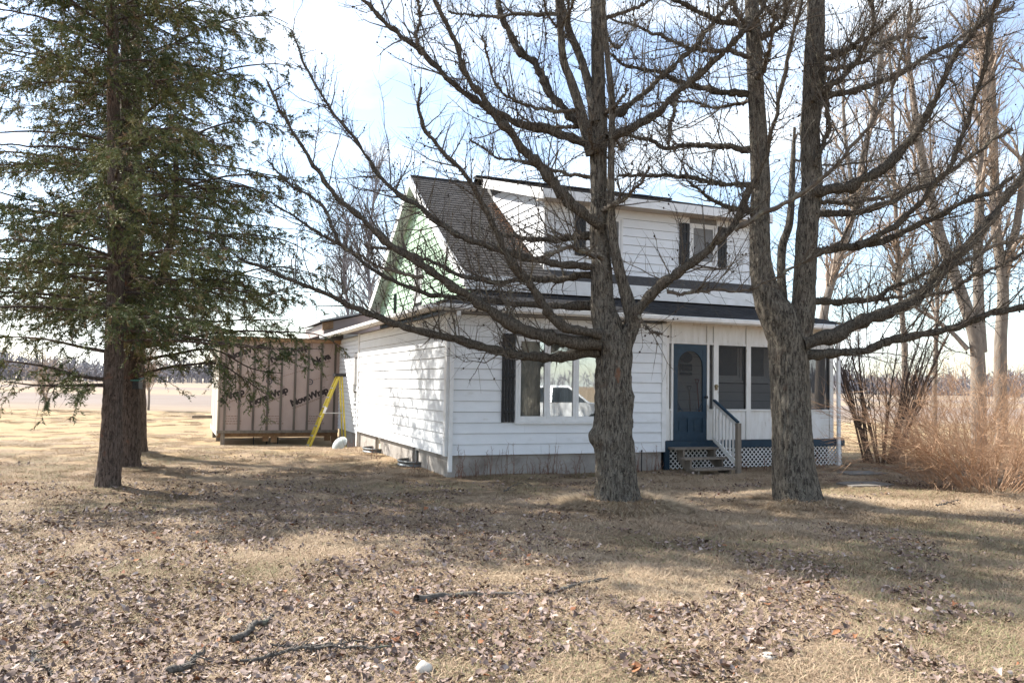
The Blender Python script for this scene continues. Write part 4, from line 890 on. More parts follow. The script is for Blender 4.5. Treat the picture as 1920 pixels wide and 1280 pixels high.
    # stubs sitting on the limb surface
    k = RNG.integers(0, len(LP), n_spur // 2); f = RNG.integers(0, 43, n_spur // 2); c = LP[k, f] + (LP[k, f + 1] - LP[k, f]) * RNG.random((len(k), 1)); t = nrm(LP[k, f + 1] - LP[k, f]); rv = RNG.normal(size=c.shape); pe = nrm(rv - (rv * t).sum(1, keepdims=True) * t); rr = LR[k, f][:, None]
    tw.tubes(np.stack([c + pe * rr * .85, c + pe * (rr + .008 + .045 * RNG.random(rr.shape) ** 2)], 1) + inv, np.repeat(np.array([[.011, .006]]), len(k), 0), 3)
    o = tw.build('crown_twigs', barkT, root); o['kind'] = 'stuff'
    cn = NB(); c, _ = pick(sp, n_cone // 3, .3, 1); c2, _ = pick(tp, n_cone * 2 // 3, .3, 1); cones(cn, np.vstack([c, c2]) + inv, .030); o = cn.build('cones', cone, root); o['kind'] = 'stuff'
    return root

# ------------------------------------------------------------------ the two larches
B1 = ground_at(1158, 950); B1[2] = 0; B2 = ground_at(1495, 950); B2[2] = 0
Y1, Y2 = 12.2, 12.6
st1 = [
 ([(1158, 962), (1157, 940), (1155, 900), (1151, 800), (1150, 720), (1152, 660), (1140, 615), (1131, 570), (1127, 495), (1122, 440), (1123, 375), (1122, 281), (1124, 230), (1122, 156), (1119, 31), (1118, 0)], [96, 92, 84, 77, 76, 74, 62, 49, 42, 37, 36, 36, 33, 29, 26, 25], .1, .030),
 ([(1160, 670), (1176, 630), (1186, 600), (1172, 545), (1155, 480), (1146, 400), (1146, 300), (1147, 187), (1134, 62), (1131, 0)], [44, 38, 34, 27, 22, 18, 15, 14, 12, 11], -.35, .02),
 ([(1112, 290), (1100, 250), (1087, 203), (1070, 150), (1056, 109), (1047, 0)], [34, 27, 22, 19, 17, 15], -.3, .016),
 ([(1116, 230), (1104, 160), (1085, 100), (1068, 60), (1052, 0)], [26, 20, 18, 16, 14], .35, .016)]
li1 = [
 ([(1125, 655), (1114, 657), (1063, 666), (1009, 670), (947, 659), (892, 646), (826, 632), (772, 617), (717, 597), (662, 581), (608, 555), (571, 541), (516, 515), (440, 476)], 28, 6, -.1, .9),
 ([(1125, 643), (1107, 643), (1027, 632), (972, 613), (917, 581), (863, 548), (826, 522), (772, 482), (735, 453), (684, 409), (644, 377), (608, 333), (582, 300), (553, 259), (525, 203), (500, 150)], 30, 5, -.2, -1.0),
 ([(1125, 580), (1103, 577), (1027, 573), (954, 568), (881, 561), (826, 555), (772, 539), (728, 519), (680, 490), (637, 460), (589, 431), (553, 406), (502, 377)], 18, 5, .2, 2.0),
 ([(1125, 519), (1027, 520), (936, 522), (881, 517), (845, 508), (801, 490), (740, 470), (690, 466)], 18, 5, .1, 1.6),
 ([(1120, 500), (1063, 495), (1020, 486), (972, 479), (917, 460), (863, 442), (826, 417), (790, 384), (742, 351), (713, 318), (669, 250), (625, 203), (587, 144), (547, 56)], 19, 5, .0, 1.4),
 ([(1122, 442), (1090, 442), (1027, 448), (972, 446), (940, 440), (915, 425)], 19, 8, .1, 1.0),
 ([(1125, 628), (1100, 624), (1063, 613), (1027, 581), (998, 530), (965, 493), (932, 435), (903, 373), (877, 333), (847, 297), (803, 250), (784, 203), (790, 165)], 24, 6, -.3, -1.3),
 ([(1125, 424), (1100, 408), (1078, 391), (1041, 347), (994, 297), (956, 250), (906, 187), (875, 141), (853, 72), (816, 0), (800, -40)], 28, 8, -.2, -1.0),
 ([(1112, 275), (1094, 272), (1041, 259), (978, 241), (906, 212), (844, 162), (797, 106), (731, 53), (675, 0), (640, -30)], 24, 8, .0, -.6),
 ([(1100, 235), (1075, 222), (1041, 187), (1006, 141), (975, 100), (950, 47), (931, 0), (915, -40)], 24, 12, .2, 1.0),
 ([(1085, 205), (1047, 206), (994, 194), (947, 162), (919, 109), (905, 60)], 9, 4, .0, -.8),
 ([(1056, 25), (1037, 25), (978, 28), (900, 31), (840, 20)], 10, 4, .1, .7),
 ([(797, 104), (786, 80), (784, 40), (781, 0), (778, -30)], 9, 5, -.5, -.6),
 ([(793, 519), (757, 504), (717, 493), (662, 468), (610, 440)], 9, 4, -.7, -.3),
 ([(637, 460), (625, 430), (605, 395), (575, 370), (540, 345), (500, 300)], 9, 4, 1.6, 1.9),
 ([(1130, 480), (1100, 470), (1060, 462), (1010, 485)], 13, 6, -.4, -1.2),
 ([(1110, 330), (1075, 325), (1040, 318), (990, 300), (930, 290), (880, 262)], 10, 4, .2, 1.3),
 ([(1186, 596), (1200, 572), (1220, 555), (1254, 527), (1299, 498), (1344, 464), (1378, 432), (1403, 378), (1425, 316), (1443, 264), (1457, 211), (1471, 123), (1496, 35), (1505, -10)], 25, 6, -.3, -1.6),
 ([(1378, 432), (1412, 410), (1458, 389), (1496, 369), (1548, 327), (1601, 264), (1629, 228), (1671, 158), (1700, 35), (1710, -10)], 11, 5, -.9, -1.9),
 ([(1252, 548), (1290, 545), (1322, 543), (1390, 539), (1435, 527), (1469, 516), (1540, 480), (1590, 440)], 8, 4, -.5, -1.4),
 ([(1140, 262), (1150, 259), (1197, 237), (1244, 203), (1275, 169), (1322, 125), (1353, 100), (1387, 62), (1420, 25), (1440, -10)], 20, 9, -.2, -.9),
 ([(1140, 222), (1156, 212), (1197, 181), (1228, 150), (1275, 106), (1322, 62), (1353, 25), (1369, 0), (1380, -30)], 16, 8, .2, .8),
 ([(1270, 175), (1262, 210), (1254, 240), (1253, 270)], 9, 6, -.5, -.6),
 ([(1192, 590), (1230, 622), (1241, 624)], 5, 3, -.5, -.8)]
c_b = at(1110, 818, Y1); c_b2 = at(1192, 745, Y1 - .1)
larch('tall bare larch with thick furrowed trunk standing before the triple window', B1, Y1, st1, li1, burls=[(c_b, .16, .11), (c_b2, .14, .05)])
st2 = [
 ([(1497, 962), (1495, 940), (1487, 880), (1484, 800), (1480, 700), (1477, 640), (1462, 600), (1440, 560), (1428, 500), (1425, 430), (1426, 350), (1422, 260), (1417, 170), (1413, 70), (1409, 0)], [108, 104, 90, 81, 81, 86, 80, 58, 46, 42, 41, 39, 36, 33, 29], .1, .018),
 ([(1485, 690), (1492, 640), (1502, 600), (1508, 560), (1510, 500), (1514, 420), (1521, 350), (1519, 260), (1523, 176), (1527, 80), (1530, 0)], [64, 62, 56, 49, 47, 46, 45, 42, 42, 40, 37], -.15, .018),
 ([(1472, 610), (1469, 583), (1465, 517), (1467, 461), (1481, 414), (1486, 316), (1490, 240)], [26, 22, 19, 18, 17, 13, 6], .9, .012)]
li2 = [
 ([(1505, 662), (1525, 664), (1571, 662), (1620, 656), (1670, 638), (1719, 628), (1768, 612), (1817, 598), (1866, 582), (1920, 577), (1980, 570)], 21, 12, -.1, -.9),
 ([(1500, 645), (1525, 635), (1571, 621), (1611, 598), (1653, 582), (1702, 566), (1735, 543), (1768, 510), (1801, 474), (1834, 438), (1866, 402), (1899, 352), (1930, 310), (1970, 250)], 36, 14, -.2, .6),
 ([(1522, 562), (1542, 562), (1588, 561), (1637, 554), (1676, 536), (1719, 520), (1755, 503), (1800, 480)], 18, 6, .0, 1.1),
 ([(1625, 557), (1637, 559), (1676, 549), (1725, 541), (1760, 530)], 9, 4, .5, .2),
 ([(1512, 474), (1530, 474), (1571, 467), (1620, 454), (1670, 441), (1719, 418), (1768, 398), (1817, 375), (1850, 362), (1900, 330)], 21, 9, -.1, -.8),
 ([(1610, 458), (1663, 431), (1696, 402), (1729, 375), (1755, 339), (1784, 310), (1812, 239), (1830, 183), (1847, 134), (1860, 60), (1868, -10)], 14, 8, -.4, -1.2),
 ([(1525, 398), (1548, 398), (1604, 393), (1643, 385), (1686, 362), (1729, 343), (1768, 323), (1830, 280), (1900, 240)], 18, 8, .1, 1.2),
 ([(1525, 379), (1548, 379), (1581, 380), (1637, 369), (1696, 354), (1750, 345)], 11, 6, .3, 1.9),
 ([(1518, 362), (1538, 359), (1581, 354), (1620, 333), (1657, 316), (1689, 281), (1717, 253), (1742, 211), (1766, 158), (1795, 98), (1830, 53), (1868, 7), (1885, -20)], 25, 10, -.2, -.9),
 ([(1525, 176), (1548, 176), (1601, 172), (1636, 162), (1682, 148), (1717, 123), (1752, 102), (1791, 81), (1847, 39), (1900, 10)], 16, 7, .1, .9),
 ([(1525, 190), (1545, 176), (1566, 158), (1601, 123), (1622, 88), (1633, 46), (1626, 0), (1625, -30)], 14, 8, -.4, -.9),
 ([(1530, 130), (1548, 130), (1584, 128), (1619, 116), (1657, 91), (1689, 67), (1730, 30)], 10, 6, .2, 1.4),
 ([(1530, 98), (1548, 98), (1601, 90), (1671, 76), (1740, 70)], 8, 5, .0, .8),
 ([(1422, 75), (1436, 60), (1461, 39), (1475, 0), (1480, -30)], 13, 9, -.2, -.6),
 ([(1524, 310), (1531, 302), (1541, 246), (1540, 169), (1536, 100)], 12, 8, -.3, -.45),
 ([(1415, 178), (1397, 178), (1353, 177), (1306, 172), (1259, 156), (1212, 137), (1169, 122), (1140, 100)], 19, 7, .1, .8),
 ([(1418, 278), (1397, 278), (1347, 278), (1306, 275), (1259, 278), (1228, 269), (1181, 256), (1150, 250)], 15, 7, .1, 1.2),
 ([(1420, 346), (1400, 345), (1337, 339), (1275, 331), (1212, 328), (1160, 330)], 13, 7, .1, 1.2),
 ([(1412, 106), (1394, 106), (1337, 103), (1291, 92), (1244, 72), (1197, 56), (1144, 34)], 12, 5, .0, .5),
 ([(1408, 50), (1387, 50), (1337, 40), (1300, 25), (1259, 0), (1230, -20)], 15, 8, -.1, -.6),
 ([(1415, 195), (1397, 190), (1350, 200), (1310, 190), (1270, 185), (1200, 200)], 9, 4, .2, 1.8),
 ([(1700, 566), (1760, 552), (1820, 520), (1880, 500), (1930, 470)], 8, 5, .2, -1.0),
 ([(1740, 540), (1790, 500), (1850, 470), (1920, 440)], 10, 6, .2, 1.6)]
larch('bare larch forking into two stems in front of the screened porch', B2, Y2, st2, li2, n_sec=1050, n_ter=9300, n_cone=1700)

# ------------------------------------------------------------------ spruces
def needles(nb, PP, per, ln, tone0, wd_=.0092):
    """triangular needles set round the shoots PP (N,P,3)"""
    N_, P_, _ = PP.shape; k = np.repeat(np.arange(N_), per); f = np.tile((np.arange(per) + .5) / per, N_) * (P_ - 1); i = np.minimum(f.astype(int), P_ - 2); f = (f - i)[:, None]
    c = PP[k, i] * (1 - f) + PP[k, i + 1] * f; t = nrm(PP[k, i + 1] - PP[k, i]); m = len(k)
    rv = RNG.normal(size=(m, 3)); rv[:, 2] += .35; pe = nrm(rv - (rv * t).sum(1, keepdims=True) * t)
    d = nrm(t * .75 + pe * .8); w_ = nrm(np.cross(d, RNG.normal(size=(m, 3)))) * wd_; l_ = ln * (.7 + .5 * RNG.random((m, 1)))
    V = np.stack([c - w_, c + w_, c + d * l_ + w_ * .25], 1)
    nb.add(V, t=np.arange(m * 3).reshape(-1, 3), c=np.repeat(np.clip(tone0[k] + RNG.normal(0, .05, m), 0, 1), 3))
def spruce(label, px_trunk, Y, wpx, top, nprim, traced_b=(), zlow=2.3, reach=3.6, seed=0, dead=.12, sec_n=20, ter_n=8, extra=None):
    base = ground_at(px_trunk[0][0], px_trunk[0][1]); base = np.array([base[0], Y, 0.]); root = thing('spruce_tree', label, 'tree', tuple(base), 0, 'spruces in a row beside the house'); inv = -base
    path = traced(px_trunk, Y, Y, 120); path[0, 2] = -.05
    u_ = path[-1]; ext = [u_, u_ + np.array([.03, 0, (top - u_[2]) * .35]), u_ + np.array([-.03, .02, (top - u_[2]) * .7]), np.array([u_[0], u_[1], top])]
    rad = np.interp(np.linspace(0, 1, 120), np.linspace(0, 1, len(wpx)), np.array(wpx) * .84 / 2 / F * Y)
    full = np.vstack([path, smooth_path(np.array(ext), 60)[1:]]); rf_ = np.r_[rad, np.linspace(rad[-1], .015, 59)]
    nb = NB(); bark_trunk(full + inv, rf_, nb, 44, .014, 22., 9., flare=.018, seed=seed + .7)
    if extra is not None:
        e = traced(extra, Y, Y + .3, 60); bark_trunk(e + inv, np.linspace(.085, .05, 60), nb, 24, .01, 22., 9., seed=2.2)
    nb.build('trunk', barkS, root, True)
    BP, BR, FO = [], [], []
    z = zlow; i = 0
    while len(BP) < nprim:
        q = len(BP) / nprim; z = zlow + (top - zlow - .6) * q ** 1.2 + RNG.normal(0, .2)
        k = int(np.clip(np.searchsorted(full[:, 2], z), 1, len(full) - 1)); c = full[k]; a = len(BP) * 2.39996 + RNG.normal(0, .35) + seed
        Ln = reach * (1 - (z / top) ** 1.6 * .85) * (.72 + .5 * RNG.random()); d = np.array([math.cos(a), math.sin(a), 0])
        rise = RNG.uniform(.0, .25) if z < 5 else RNG.uniform(.1, .45); dr_ = RNG.uniform(.05, .32)
        u = np.linspace(0, 1, 20)[:, None]
        p = c + d * Ln * u + np.array([0, 0, 1.]) * Ln * (rise * u - (rise + dr_) * u ** 2 + dr_ * .75 * u ** 3)
        p += np.cumsum(RNG.normal(0, .022, p.shape), 0) * u
        BP.append(p); BR.append(np.linspace(.028 if z < 6 else .02, .005, 20)); FO.append(RNG.random() > dead)
    for px, dY in traced_b:
        p = traced(px, Y, Y + dY, 20); BP.append(p); BR.append(np.linspace(.034, .007, 20)); FO.append(True)
    BP = np.array(BP); BR = np.array(BR); FO = np.array(FO)
    nb = NB().tubes(BP + inv, BR, 5); o = nb.build('boughs', barkS, root, True)
    live = BP[FO]; lr = BR[FO]
    tw = NB()
    # dead twigs inside
    p, r = spawn(BP, BR, nprim * 8, .08, .95, .2, .8, 60, 15, (-.35, .1), 4, .4, .006, .0025, curve=-.2, wig=.12, flat=.5); tw.tubes(p + inv, r, 3)
    sp, sr = spawn(live, lr, len(live) * sec_n, .10, 1, .35, 1.05, 52, 10, (-.32, .0), 5, .5, .008, .003, curve=-.22, wig=.07, flat=.75); tw.tubes(sp + inv, sr, 3)
    tp, tr = spawn(sp, sr, len(sp) * ter_n, .12, 1, .10, .36, 44, 10, (-.25, .05), 4, .6, .004, .002, curve=-.15, wig=.06, flat=.6)
    o = tw.build('twigs', barkS, root); o['kind'] = 'stuff'
    fo = NB(); tone = np.clip(vnoise(tp[:, 0] * 1.3) * .85 + RNG.normal(.0, .12, len(tp)), 0, .88); br = RNG.random(len(tp)) < .12; tone[br] = .93 + .07 * RNG.random(br.sum())
    needles(fo, tp + inv, 11, .056, tone)
    t2 = np.clip(vnoise(sp[:, 0] * 1.1) * .6 + .12, 0, .85); needles(fo, sp[:, 1:] + inv, 16, .05, t2)
    o = fo.build('crown', needle, root); o['kind'] = 'stuff'
    return root
spruce('nearest spruce of the row, rust brown trunk at the left', [(200, 925), (202, 900), (207, 850), (210, 760), (214, 650), (217, 500), (214, 300), (212, 100), (210, 0)], 13.2, [52, 42, 38, 35, 31, 28, 26, 24], 15, 112, zlow=2.45, reach=3.3, seed=.4,
       traced_b=[([(205, 712), (150, 705), (100, 690), (40, 680), (-40, 672)], -.6), ([(208, 722), (140, 722), (70, 722), (10, 715)], -1.2), ([(205, 660), (150, 650), (80, 635), (0, 630)], .8)])
spruce('second spruce of the row with a curved side leader and a bird box', [(243, 890), (243, 860), (243, 760), (242, 650), (240, 500), (238, 300), (236, 100), (235, 0)], 15.75, [48, 40, 35, 30, 27, 24, 21], 16, 112, zlow=2.9, reach=4.2, seed=2.1, extra=[(246, 610), (262, 590), (285, 560), (300, 530), (312, 480), (325, 430), (330, 370), (330, 300)],
       traced_b=[([(246, 708), (300, 692), (350, 684), (410, 682), (450, 705), (500, 740)], -.8), ([(246, 655), (330, 640), (420, 622), (520, 622), (600, 628), (645, 655)], -.5), ([(246, 680), (320, 665), (400, 655), (470, 690), (530, 700)], .4), ([(250, 600), (340, 560), (430, 520), (520, 500), (615, 520)], .6), ([(246, 640), (350, 610), (450, 600), (540, 600)], 1.2), ([(240, 520), (330, 470), (430, 440), (530, 450), (590, 480)], -1.0), ([(240, 420), (330, 360), (430, 330), (520, 335), (590, 365)], -.6), ([(240, 330), (330, 270), (430, 230), (520, 235), (570, 250)], .8), ([(240, 240), (330, 170), (430, 130), (520, 120), (555, 130)], -.8), ([(238, 150), (330, 80), (420, 40), (500, 30), (540, 45)], .3), ([(238, 80), (320, 20), (400, -20), (500, -30)], -.9), ([(240, 480), (340, 500), (430, 510), (520, 530)], -1.4)])
spruce('farthest spruce of the row, mostly hidden behind the other two trunks', [(249, 862), (249, 840), (250, 700), (250, 500), (250, 300), (252, 100), (252, 0)], 18.9, [62, 46, 40, 36, 32, 26], 16, 95, zlow=3.4, reach=3.9, seed=4.4)
# ------------------------------------------------------------------ bare broadleaf trees behind
def bare_tree(name, label, trunks, Y, group, n1=60, n2=500, n3=3000, tmat=barkB, wmat=twigB, cat='tree', l1=(1.2, 4.0), rtw=.006, up=.35, sides=10):
    b = at(*trunks[0][0][0], Y); b[2] = float(hgt(b[0], b[1])); root = thing(name, label, cat, tuple(b), 0, group); inv = -b
    PP, RR = [], []; nb = NB()
    for px, w0, w1, dY in trunks:
        p = traced(px, Y, Y + dY, 44)
        if len(PP) == 0: p[0, 2] = b[2] - .1
        p += np.cumsum(RNG.normal(0, .012, p.shape), 0) * np.linspace(0, 1, 44)[:, None]; PP.append(p); RR.append(np.linspace(w0, w1, 44) * .8 / 2 / F * Y)
    nb.tubes(np.array(PP) + inv, np.array(RR), sides); nb.build('trunk', tmat, root, True)
    PP = np.array(PP); RR = np.array(RR); cr = NB()
    a, ar = spawn(PP, RR, n1, .25, 1, *l1, 38, 10, (0, up), 8, .6, .09, .012, curve=.15, wig=.12, taper=.3); cr.tubes(a + inv, ar, 5)
    c, cr_ = spawn(np.concatenate([a]), ar, int(n2 * .7), .15, 1, .6, 2.0, 40, 12, (0, up), 5, .55, .03, rtw * 1.2, curve=.12, wig=.14); cr.tubes(c + inv, cr_, 3)
    d, dr2 = spawn(c, cr_, int(n3 * .6), .1, 1, .3, 1.1, 38, 12, (0, up), 3, .6, .012, rtw, wig=.14); cr.tubes(d + inv, dr2, 3)
    o = cr.build('crown', wmat, root); o['kind'] = 'stuff'; return root
GB = 'bare trees behind the porch side'
bare_tree('bare_tree', 'pale leaning bare trunk rising right behind the porch roof', [([(1536, 740), (1545, 590), (1575, 480), (1605, 390), (1622, 300), (1650, 180), (1665, 60)], 22, 10, .5), ([(1605, 390), (1590, 300), (1580, 200), (1585, 80)], 11, 5, 1)], 27, GB, 34, 300, 2000)
bare_tree('bare_tree', 'forked grey trunk rising from the orange bush at right', [([(1835, 745), (1830, 640), (1800, 540), (1765, 440), (1745, 360), (1720, 240), (1700, 100)], 34, 12, 0), ([(1840, 660), (1835, 560), (1834, 450), (1838, 330), (1850, 180), (1855, 20)], 26, 12, .8), ([(1815, 655), (1770, 610), (1720, 580), (1680, 560)], 12, 5, 1)], 27.5, GB, 36, 330, 2200)
bare_tree('bare_tree', 'grey double trunk nearest the right edge of the picture', [([(1876, 745), (1876, 640), (1880, 540), (1868, 430), (1862, 300), (1858, 150), (1850, 20)], 30, 12, 0), ([(1880, 530), (1900, 450), (1912, 380), (1925, 250), (1935, 100)], 20, 10, -.6)], 28.5, GB, 36, 330, 2200)
bare_tree('bare_tree', 'slim pale pole of a tree left of the forked grey trunk', [([(1697, 745), (1695, 640), (1686, 520), (1680, 400), (1676, 250), (1670, 60)], 14, 5, 0)], 31, GB, 40, 320, 2000, l1=(.8, 2.2))
bare_tree('bare_tree', 'very slim pale tree between the dark shrub and the orange bush', [([(1752, 745), (1755, 640), (1758, 540), (1752, 430), (1745, 300), (1740, 150)], 11, 4, 0)], 34, GB, 40, 320, 2000, l1=(.8, 2.2))
GH = 'hazy bare trees behind the house'
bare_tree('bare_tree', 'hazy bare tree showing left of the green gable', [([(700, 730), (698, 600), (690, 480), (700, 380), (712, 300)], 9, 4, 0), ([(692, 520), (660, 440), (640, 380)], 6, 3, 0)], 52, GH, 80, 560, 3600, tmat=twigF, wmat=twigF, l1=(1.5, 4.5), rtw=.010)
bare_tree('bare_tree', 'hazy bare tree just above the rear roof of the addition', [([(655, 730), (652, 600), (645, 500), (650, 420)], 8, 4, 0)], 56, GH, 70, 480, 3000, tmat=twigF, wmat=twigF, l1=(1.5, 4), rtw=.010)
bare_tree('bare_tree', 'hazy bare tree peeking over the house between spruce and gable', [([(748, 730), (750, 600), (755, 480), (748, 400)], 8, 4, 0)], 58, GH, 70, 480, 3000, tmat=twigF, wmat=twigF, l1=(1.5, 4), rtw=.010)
GS = 'saplings at the edge of the field'
bare_tree('sapling', 'many stemmed small bush at the field edge far left', [([(86, 772), (84, 745), (75, 720), (55, 690)], 5, 2, 0), ([(86, 772), (88, 740), (95, 705)], 5, 2, 0), ([(86, 772), (80, 735), (78, 700)], 4, 2, .3)], 44, GS, 26, 180, 700, l1=(.5, 1.4), rtw=.010, cat='sapling', sides=6)
bare_tree('sapling', 'slender sapling in the field just right of the spruce trunks', [([(278, 770), (279, 740), (277, 700), (280, 660)], 6, 2, 0)], 47, GS, 40, 260, 1200, l1=(.6, 1.9), rtw=.011, cat='sapling', sides=6)

# ------------------------------------------------------------------ shrubs
def shrub(name, label, px, spread, n, hlo, hi_, lean, rad, mat, n2, n3, Yb=None, curve=0.0, len2=(.3, 1.0), rt=.003, cat='shrub', wob=.018):
    b = ground_at(*px); b[2] = float(hgt(b[0], b[1])); root = thing(name, label, cat, tuple(b))
    a = RNG.random(n) * 6.283; r = np.sqrt(RNG.random(n)) * spread; p0 = np.stack([np.cos(a) * r, np.sin(a) * r * .8, np.full(n, -.05)], -1)
    d = nrm(np.stack([np.cos(a) * lean * (.2 + RNG.random(n)) + RNG.normal(0, .08, n), np.sin(a) * lean * (.2 + RNG.random(n)), np.ones(n)], -1)); Ln = hlo + (hi_ - hlo) * RNG.random(n)
    u = np.linspace(0, 1, 14)[None, :, None]; P = p0[:, None] + d[:, None] * Ln[:, None, None] * u
    P[:, :, :2] += (d[:, None, :2] * curve) * Ln[:, None, None] * u ** 2.2; P[:, :, 2:] -= curve * .35 * Ln[:, None, None] * u ** 3 * np.linalg.norm(d[:, :2], axis=1)[:, None, None]
    P += np.cumsum(RNG.normal(0, wob, P.shape), 1) * u * 1.5
    R = rad * (.6 + .8 * RNG.random(n))[:, None] * np.linspace(1, .3, 14)[None]
    NB().tubes(P, R, 5).build('stems', mat, root, True)
    c = NB(); s2, r2 = spawn(P, R, n2, .25, 1, *len2, 34, 12, (0, .4), 4, .6, .012, rt * 1.3, wig=.14); c.tubes(s2, r2, 3)
    s3, r3 = spawn(s2, r2, int(n3 * .7), .1, 1, .15, .6, 38, 12, (0, .3), 3, .6, .006, rt, wig=.12); c.tubes(s3, r3, 3)
    o = c.build('twigs', mat, root); o['kind'] = 'stuff'; return root
shrub('dark_shrub', 'dark many stemmed shrub standing beside the porch corner', (1655, 868), .45, 34, 2.6, 4.3, .42, .024, twigD, 420, 1800, curve=.12, len2=(.4, 1.3), rt=.005)
shrub('tan_bush', 'large orange tan arching bush at the right edge', (1858, 918), .7, 110, .9, 2.7, 1.0, .008, orange, 1700, 6000, curve=.55, len2=(.4, 1.4), rt=.0032, wob=.045)
shrub('tan_bush', 'lower tan brush tangled to the left of the large bush', (1775, 905), .6, 60, .5, 1.6, 1.1, .005, orange, 900, 3200, curve=.7, len2=(.2, .7), rt=.0022, wob=.045)
shrub('tan_bush', 'orange brush behind the large bush under the forked trunk', (1830, 850), 1.8, 80, 1.6, 3.3, .5, .008, orange, 1500, 5500, curve=.3, len2=(.4, 1.2), rt=.0032, wob=.045)
# dead vines and weeds along the foundation
vn = NB(); n = 130; s = RNG.random(n) * 4.6 + .1; P0 = np.array([local((a, -.08 - .12 * RNG.random(), -.02)) for a in s]); u = np.linspace(0, 1, 8)[None, :, None]; h = .12 + .55 * RNG.random(n) ** 2
V = P0[:, None] + np.array([0, 0, 1.]) * h[:, None, None] * u + np.cumsum(RNG.normal(0, .022, (n, 8, 3)), 1) * u; R = np.repeat(np.linspace(.006, .0025, 8)[None], n, 0); vn.tubes(V, R, 3)
a, r = spawn(V, R, 420, .3, 1, .05, .22, 50, 15, (-.2, .3), 4, .7, .004, .002, wig=.2); vn.tubes(a, r, 3)
n = 60; s = RNG.random(n) * 2.6 + 6.3; P0 = np.array([local((a, -.25 - .3 * RNG.random(), -.02)) for a in s]); h = .1 + .45 * RNG.random(n) ** 2; V = P0[:, None] + np.array([0, 0, 1.]) * h[:, None, None] * u + np.cumsum(RNG.normal(0, .025, (n, 8, 3)), 1) * u; vn.tubes(V, np.repeat(np.linspace(.006, .0025, 8)[None], n, 0), 3)
n = 70; s = RNG.random(n) * 9 + .2; P0 = np.array([local((-.12 - .5 * RNG.random(), a, -.02)) for a in s]); h = .08 + .25 * RNG.random(n) ** 2; V = P0[:, None] + np.array([0, 0, 1.]) * h[:, None, None] * u + np.cumsum(RNG.normal(0, .03, (n, 8, 3)), 1) * u; vn.tubes(V, np.repeat(np.linspace(.006, .0025, 8)[None], n, 0), 3)
tag(vn.build('dead_vines', vine), 'reddish dead vines and weeds along the house foundation', 'weeds', kind='stuff')

# ------------------------------------------------------------------ far wood all round the fields
fw_ = NB(); n = 5400; a = np.where(RNG.random(n) < .7, math.pi / 2 + (RNG.random(n) - .5) * 1.4, RNG.random(n) * 2 * math.pi); rr = 430 + 260 * RNG.random(n) ** .7; x = np.cos(a) * rr; y = np.sin(a) * rr; h = (6 + 10 * RNG.random(n)) * (.8 + .5 * vnoise(np.stack([a * 14, a * 0, a * 0], -1)))
b = np.stack([x, y, np.zeros(n)], -1); u = np.linspace(0, 1, 2)[None, :, None]
fw_.tubes(b[:, None] + np.stack([RNG.normal(0, .8, n), RNG.normal(0, .8, n), h], -1)[:, None] * u, np.array([[.30, .1]]) * np.ones((n, 1)), 3)
k = np.repeat(np.arange(n), 5); m = len(k); s = .15 + .65 * RNG.random(m); d = nrm(np.stack([RNG.normal(0, 1, m), RNG.normal(0, 1, m), .9 + RNG.random(m)], -1)); P0 = b[k] + np.stack([0 * s, 0 * s, s * h[k]], -1); ln = (1 - s * .7) * h[k] * .55
fw_.tubes(P0[:, None] + d[:, None] * ln[:, None, None] * u, np.array([[.40, .16]]) * np.ones((m, 1)), 3)
tag(fw_.build('far_wood', twigF), 'bare wood along the horizon, distance haze tinted into its grey', 'wood', kind='stuff')

# ------------------------------------------------------------------ lawn: dry grass, leaf litter, sticks, stones
def scatter(n, y0, y1, p=1.0):
    u = RNG.random(n); Y = y0 * (y1 / y0) ** u; X = (RNG.random(n) * 2 - 1) * (.72 * Y + 1.5); return X, Y
def in_house(X, Y):
    q = np.stack([X, Y], -1) - HA[:2]; t = q @ HU[:2]; m = q @ HV[:2]; return (t > -.02) & (t < 9.45) & (m > -.02) | ((t > -3.5) & (t < 0) & (m > 11.3))
def leafiness(X, Y):
    p = np.stack([X, Y, 0 * X], -1); v = .55 * vnoise(p * .9 + 3) + .45 * vnoise(p * 2.3 + 17)
    return v + .30 * sstep(1.5, -4.5, X) * sstep(14.5, 12, Y) - .10 * sstep(9.5, 12, Y)
def blades(X, Y, ln_lo, ln_hi, wd, lean, tone, dirs=None, flat=False):
    n = len(X); Z = 0 * X - .004 if flat else hgt(X, Y) - .004; a = RNG.random(n) * 6.283 if dirs is None else dirs; L_ = ln_lo + (ln_hi - ln_lo) * RNG.random(n); le = np.clip(lean + RNG.normal(0, .2, n), .15, 1.45)
    d = np.stack([np.cos(a) * np.sin(le), np.sin(a) * np.sin(le), np.cos(le)], -1); w_ = np.stack([-np.sin(a), np.cos(a), 0 * a], -1) * wd * (.6 + .8 * RNG.random(n))[:, None]
    b = np.stack([X, Y, Z], -1); m = b + d * (L_ * .55)[:, None]; d2 = d.copy(); d2[:, 2] -= .5; tip = m + nrm(d2) * (L_ * .45)[:, None]; tip[:, 2] = np.maximum(tip[:, 2], Z + .004)
    V = np.stack([b - w_, b + w_, m + w_ * .8, m - w_ * .8, tip], 1); i = (np.arange(n) * 5)[:, None]
    return V, i + np.array([[0, 1, 2, 3]]), i + np.array([[3, 2, 4]]), np.repeat(tone, 5)
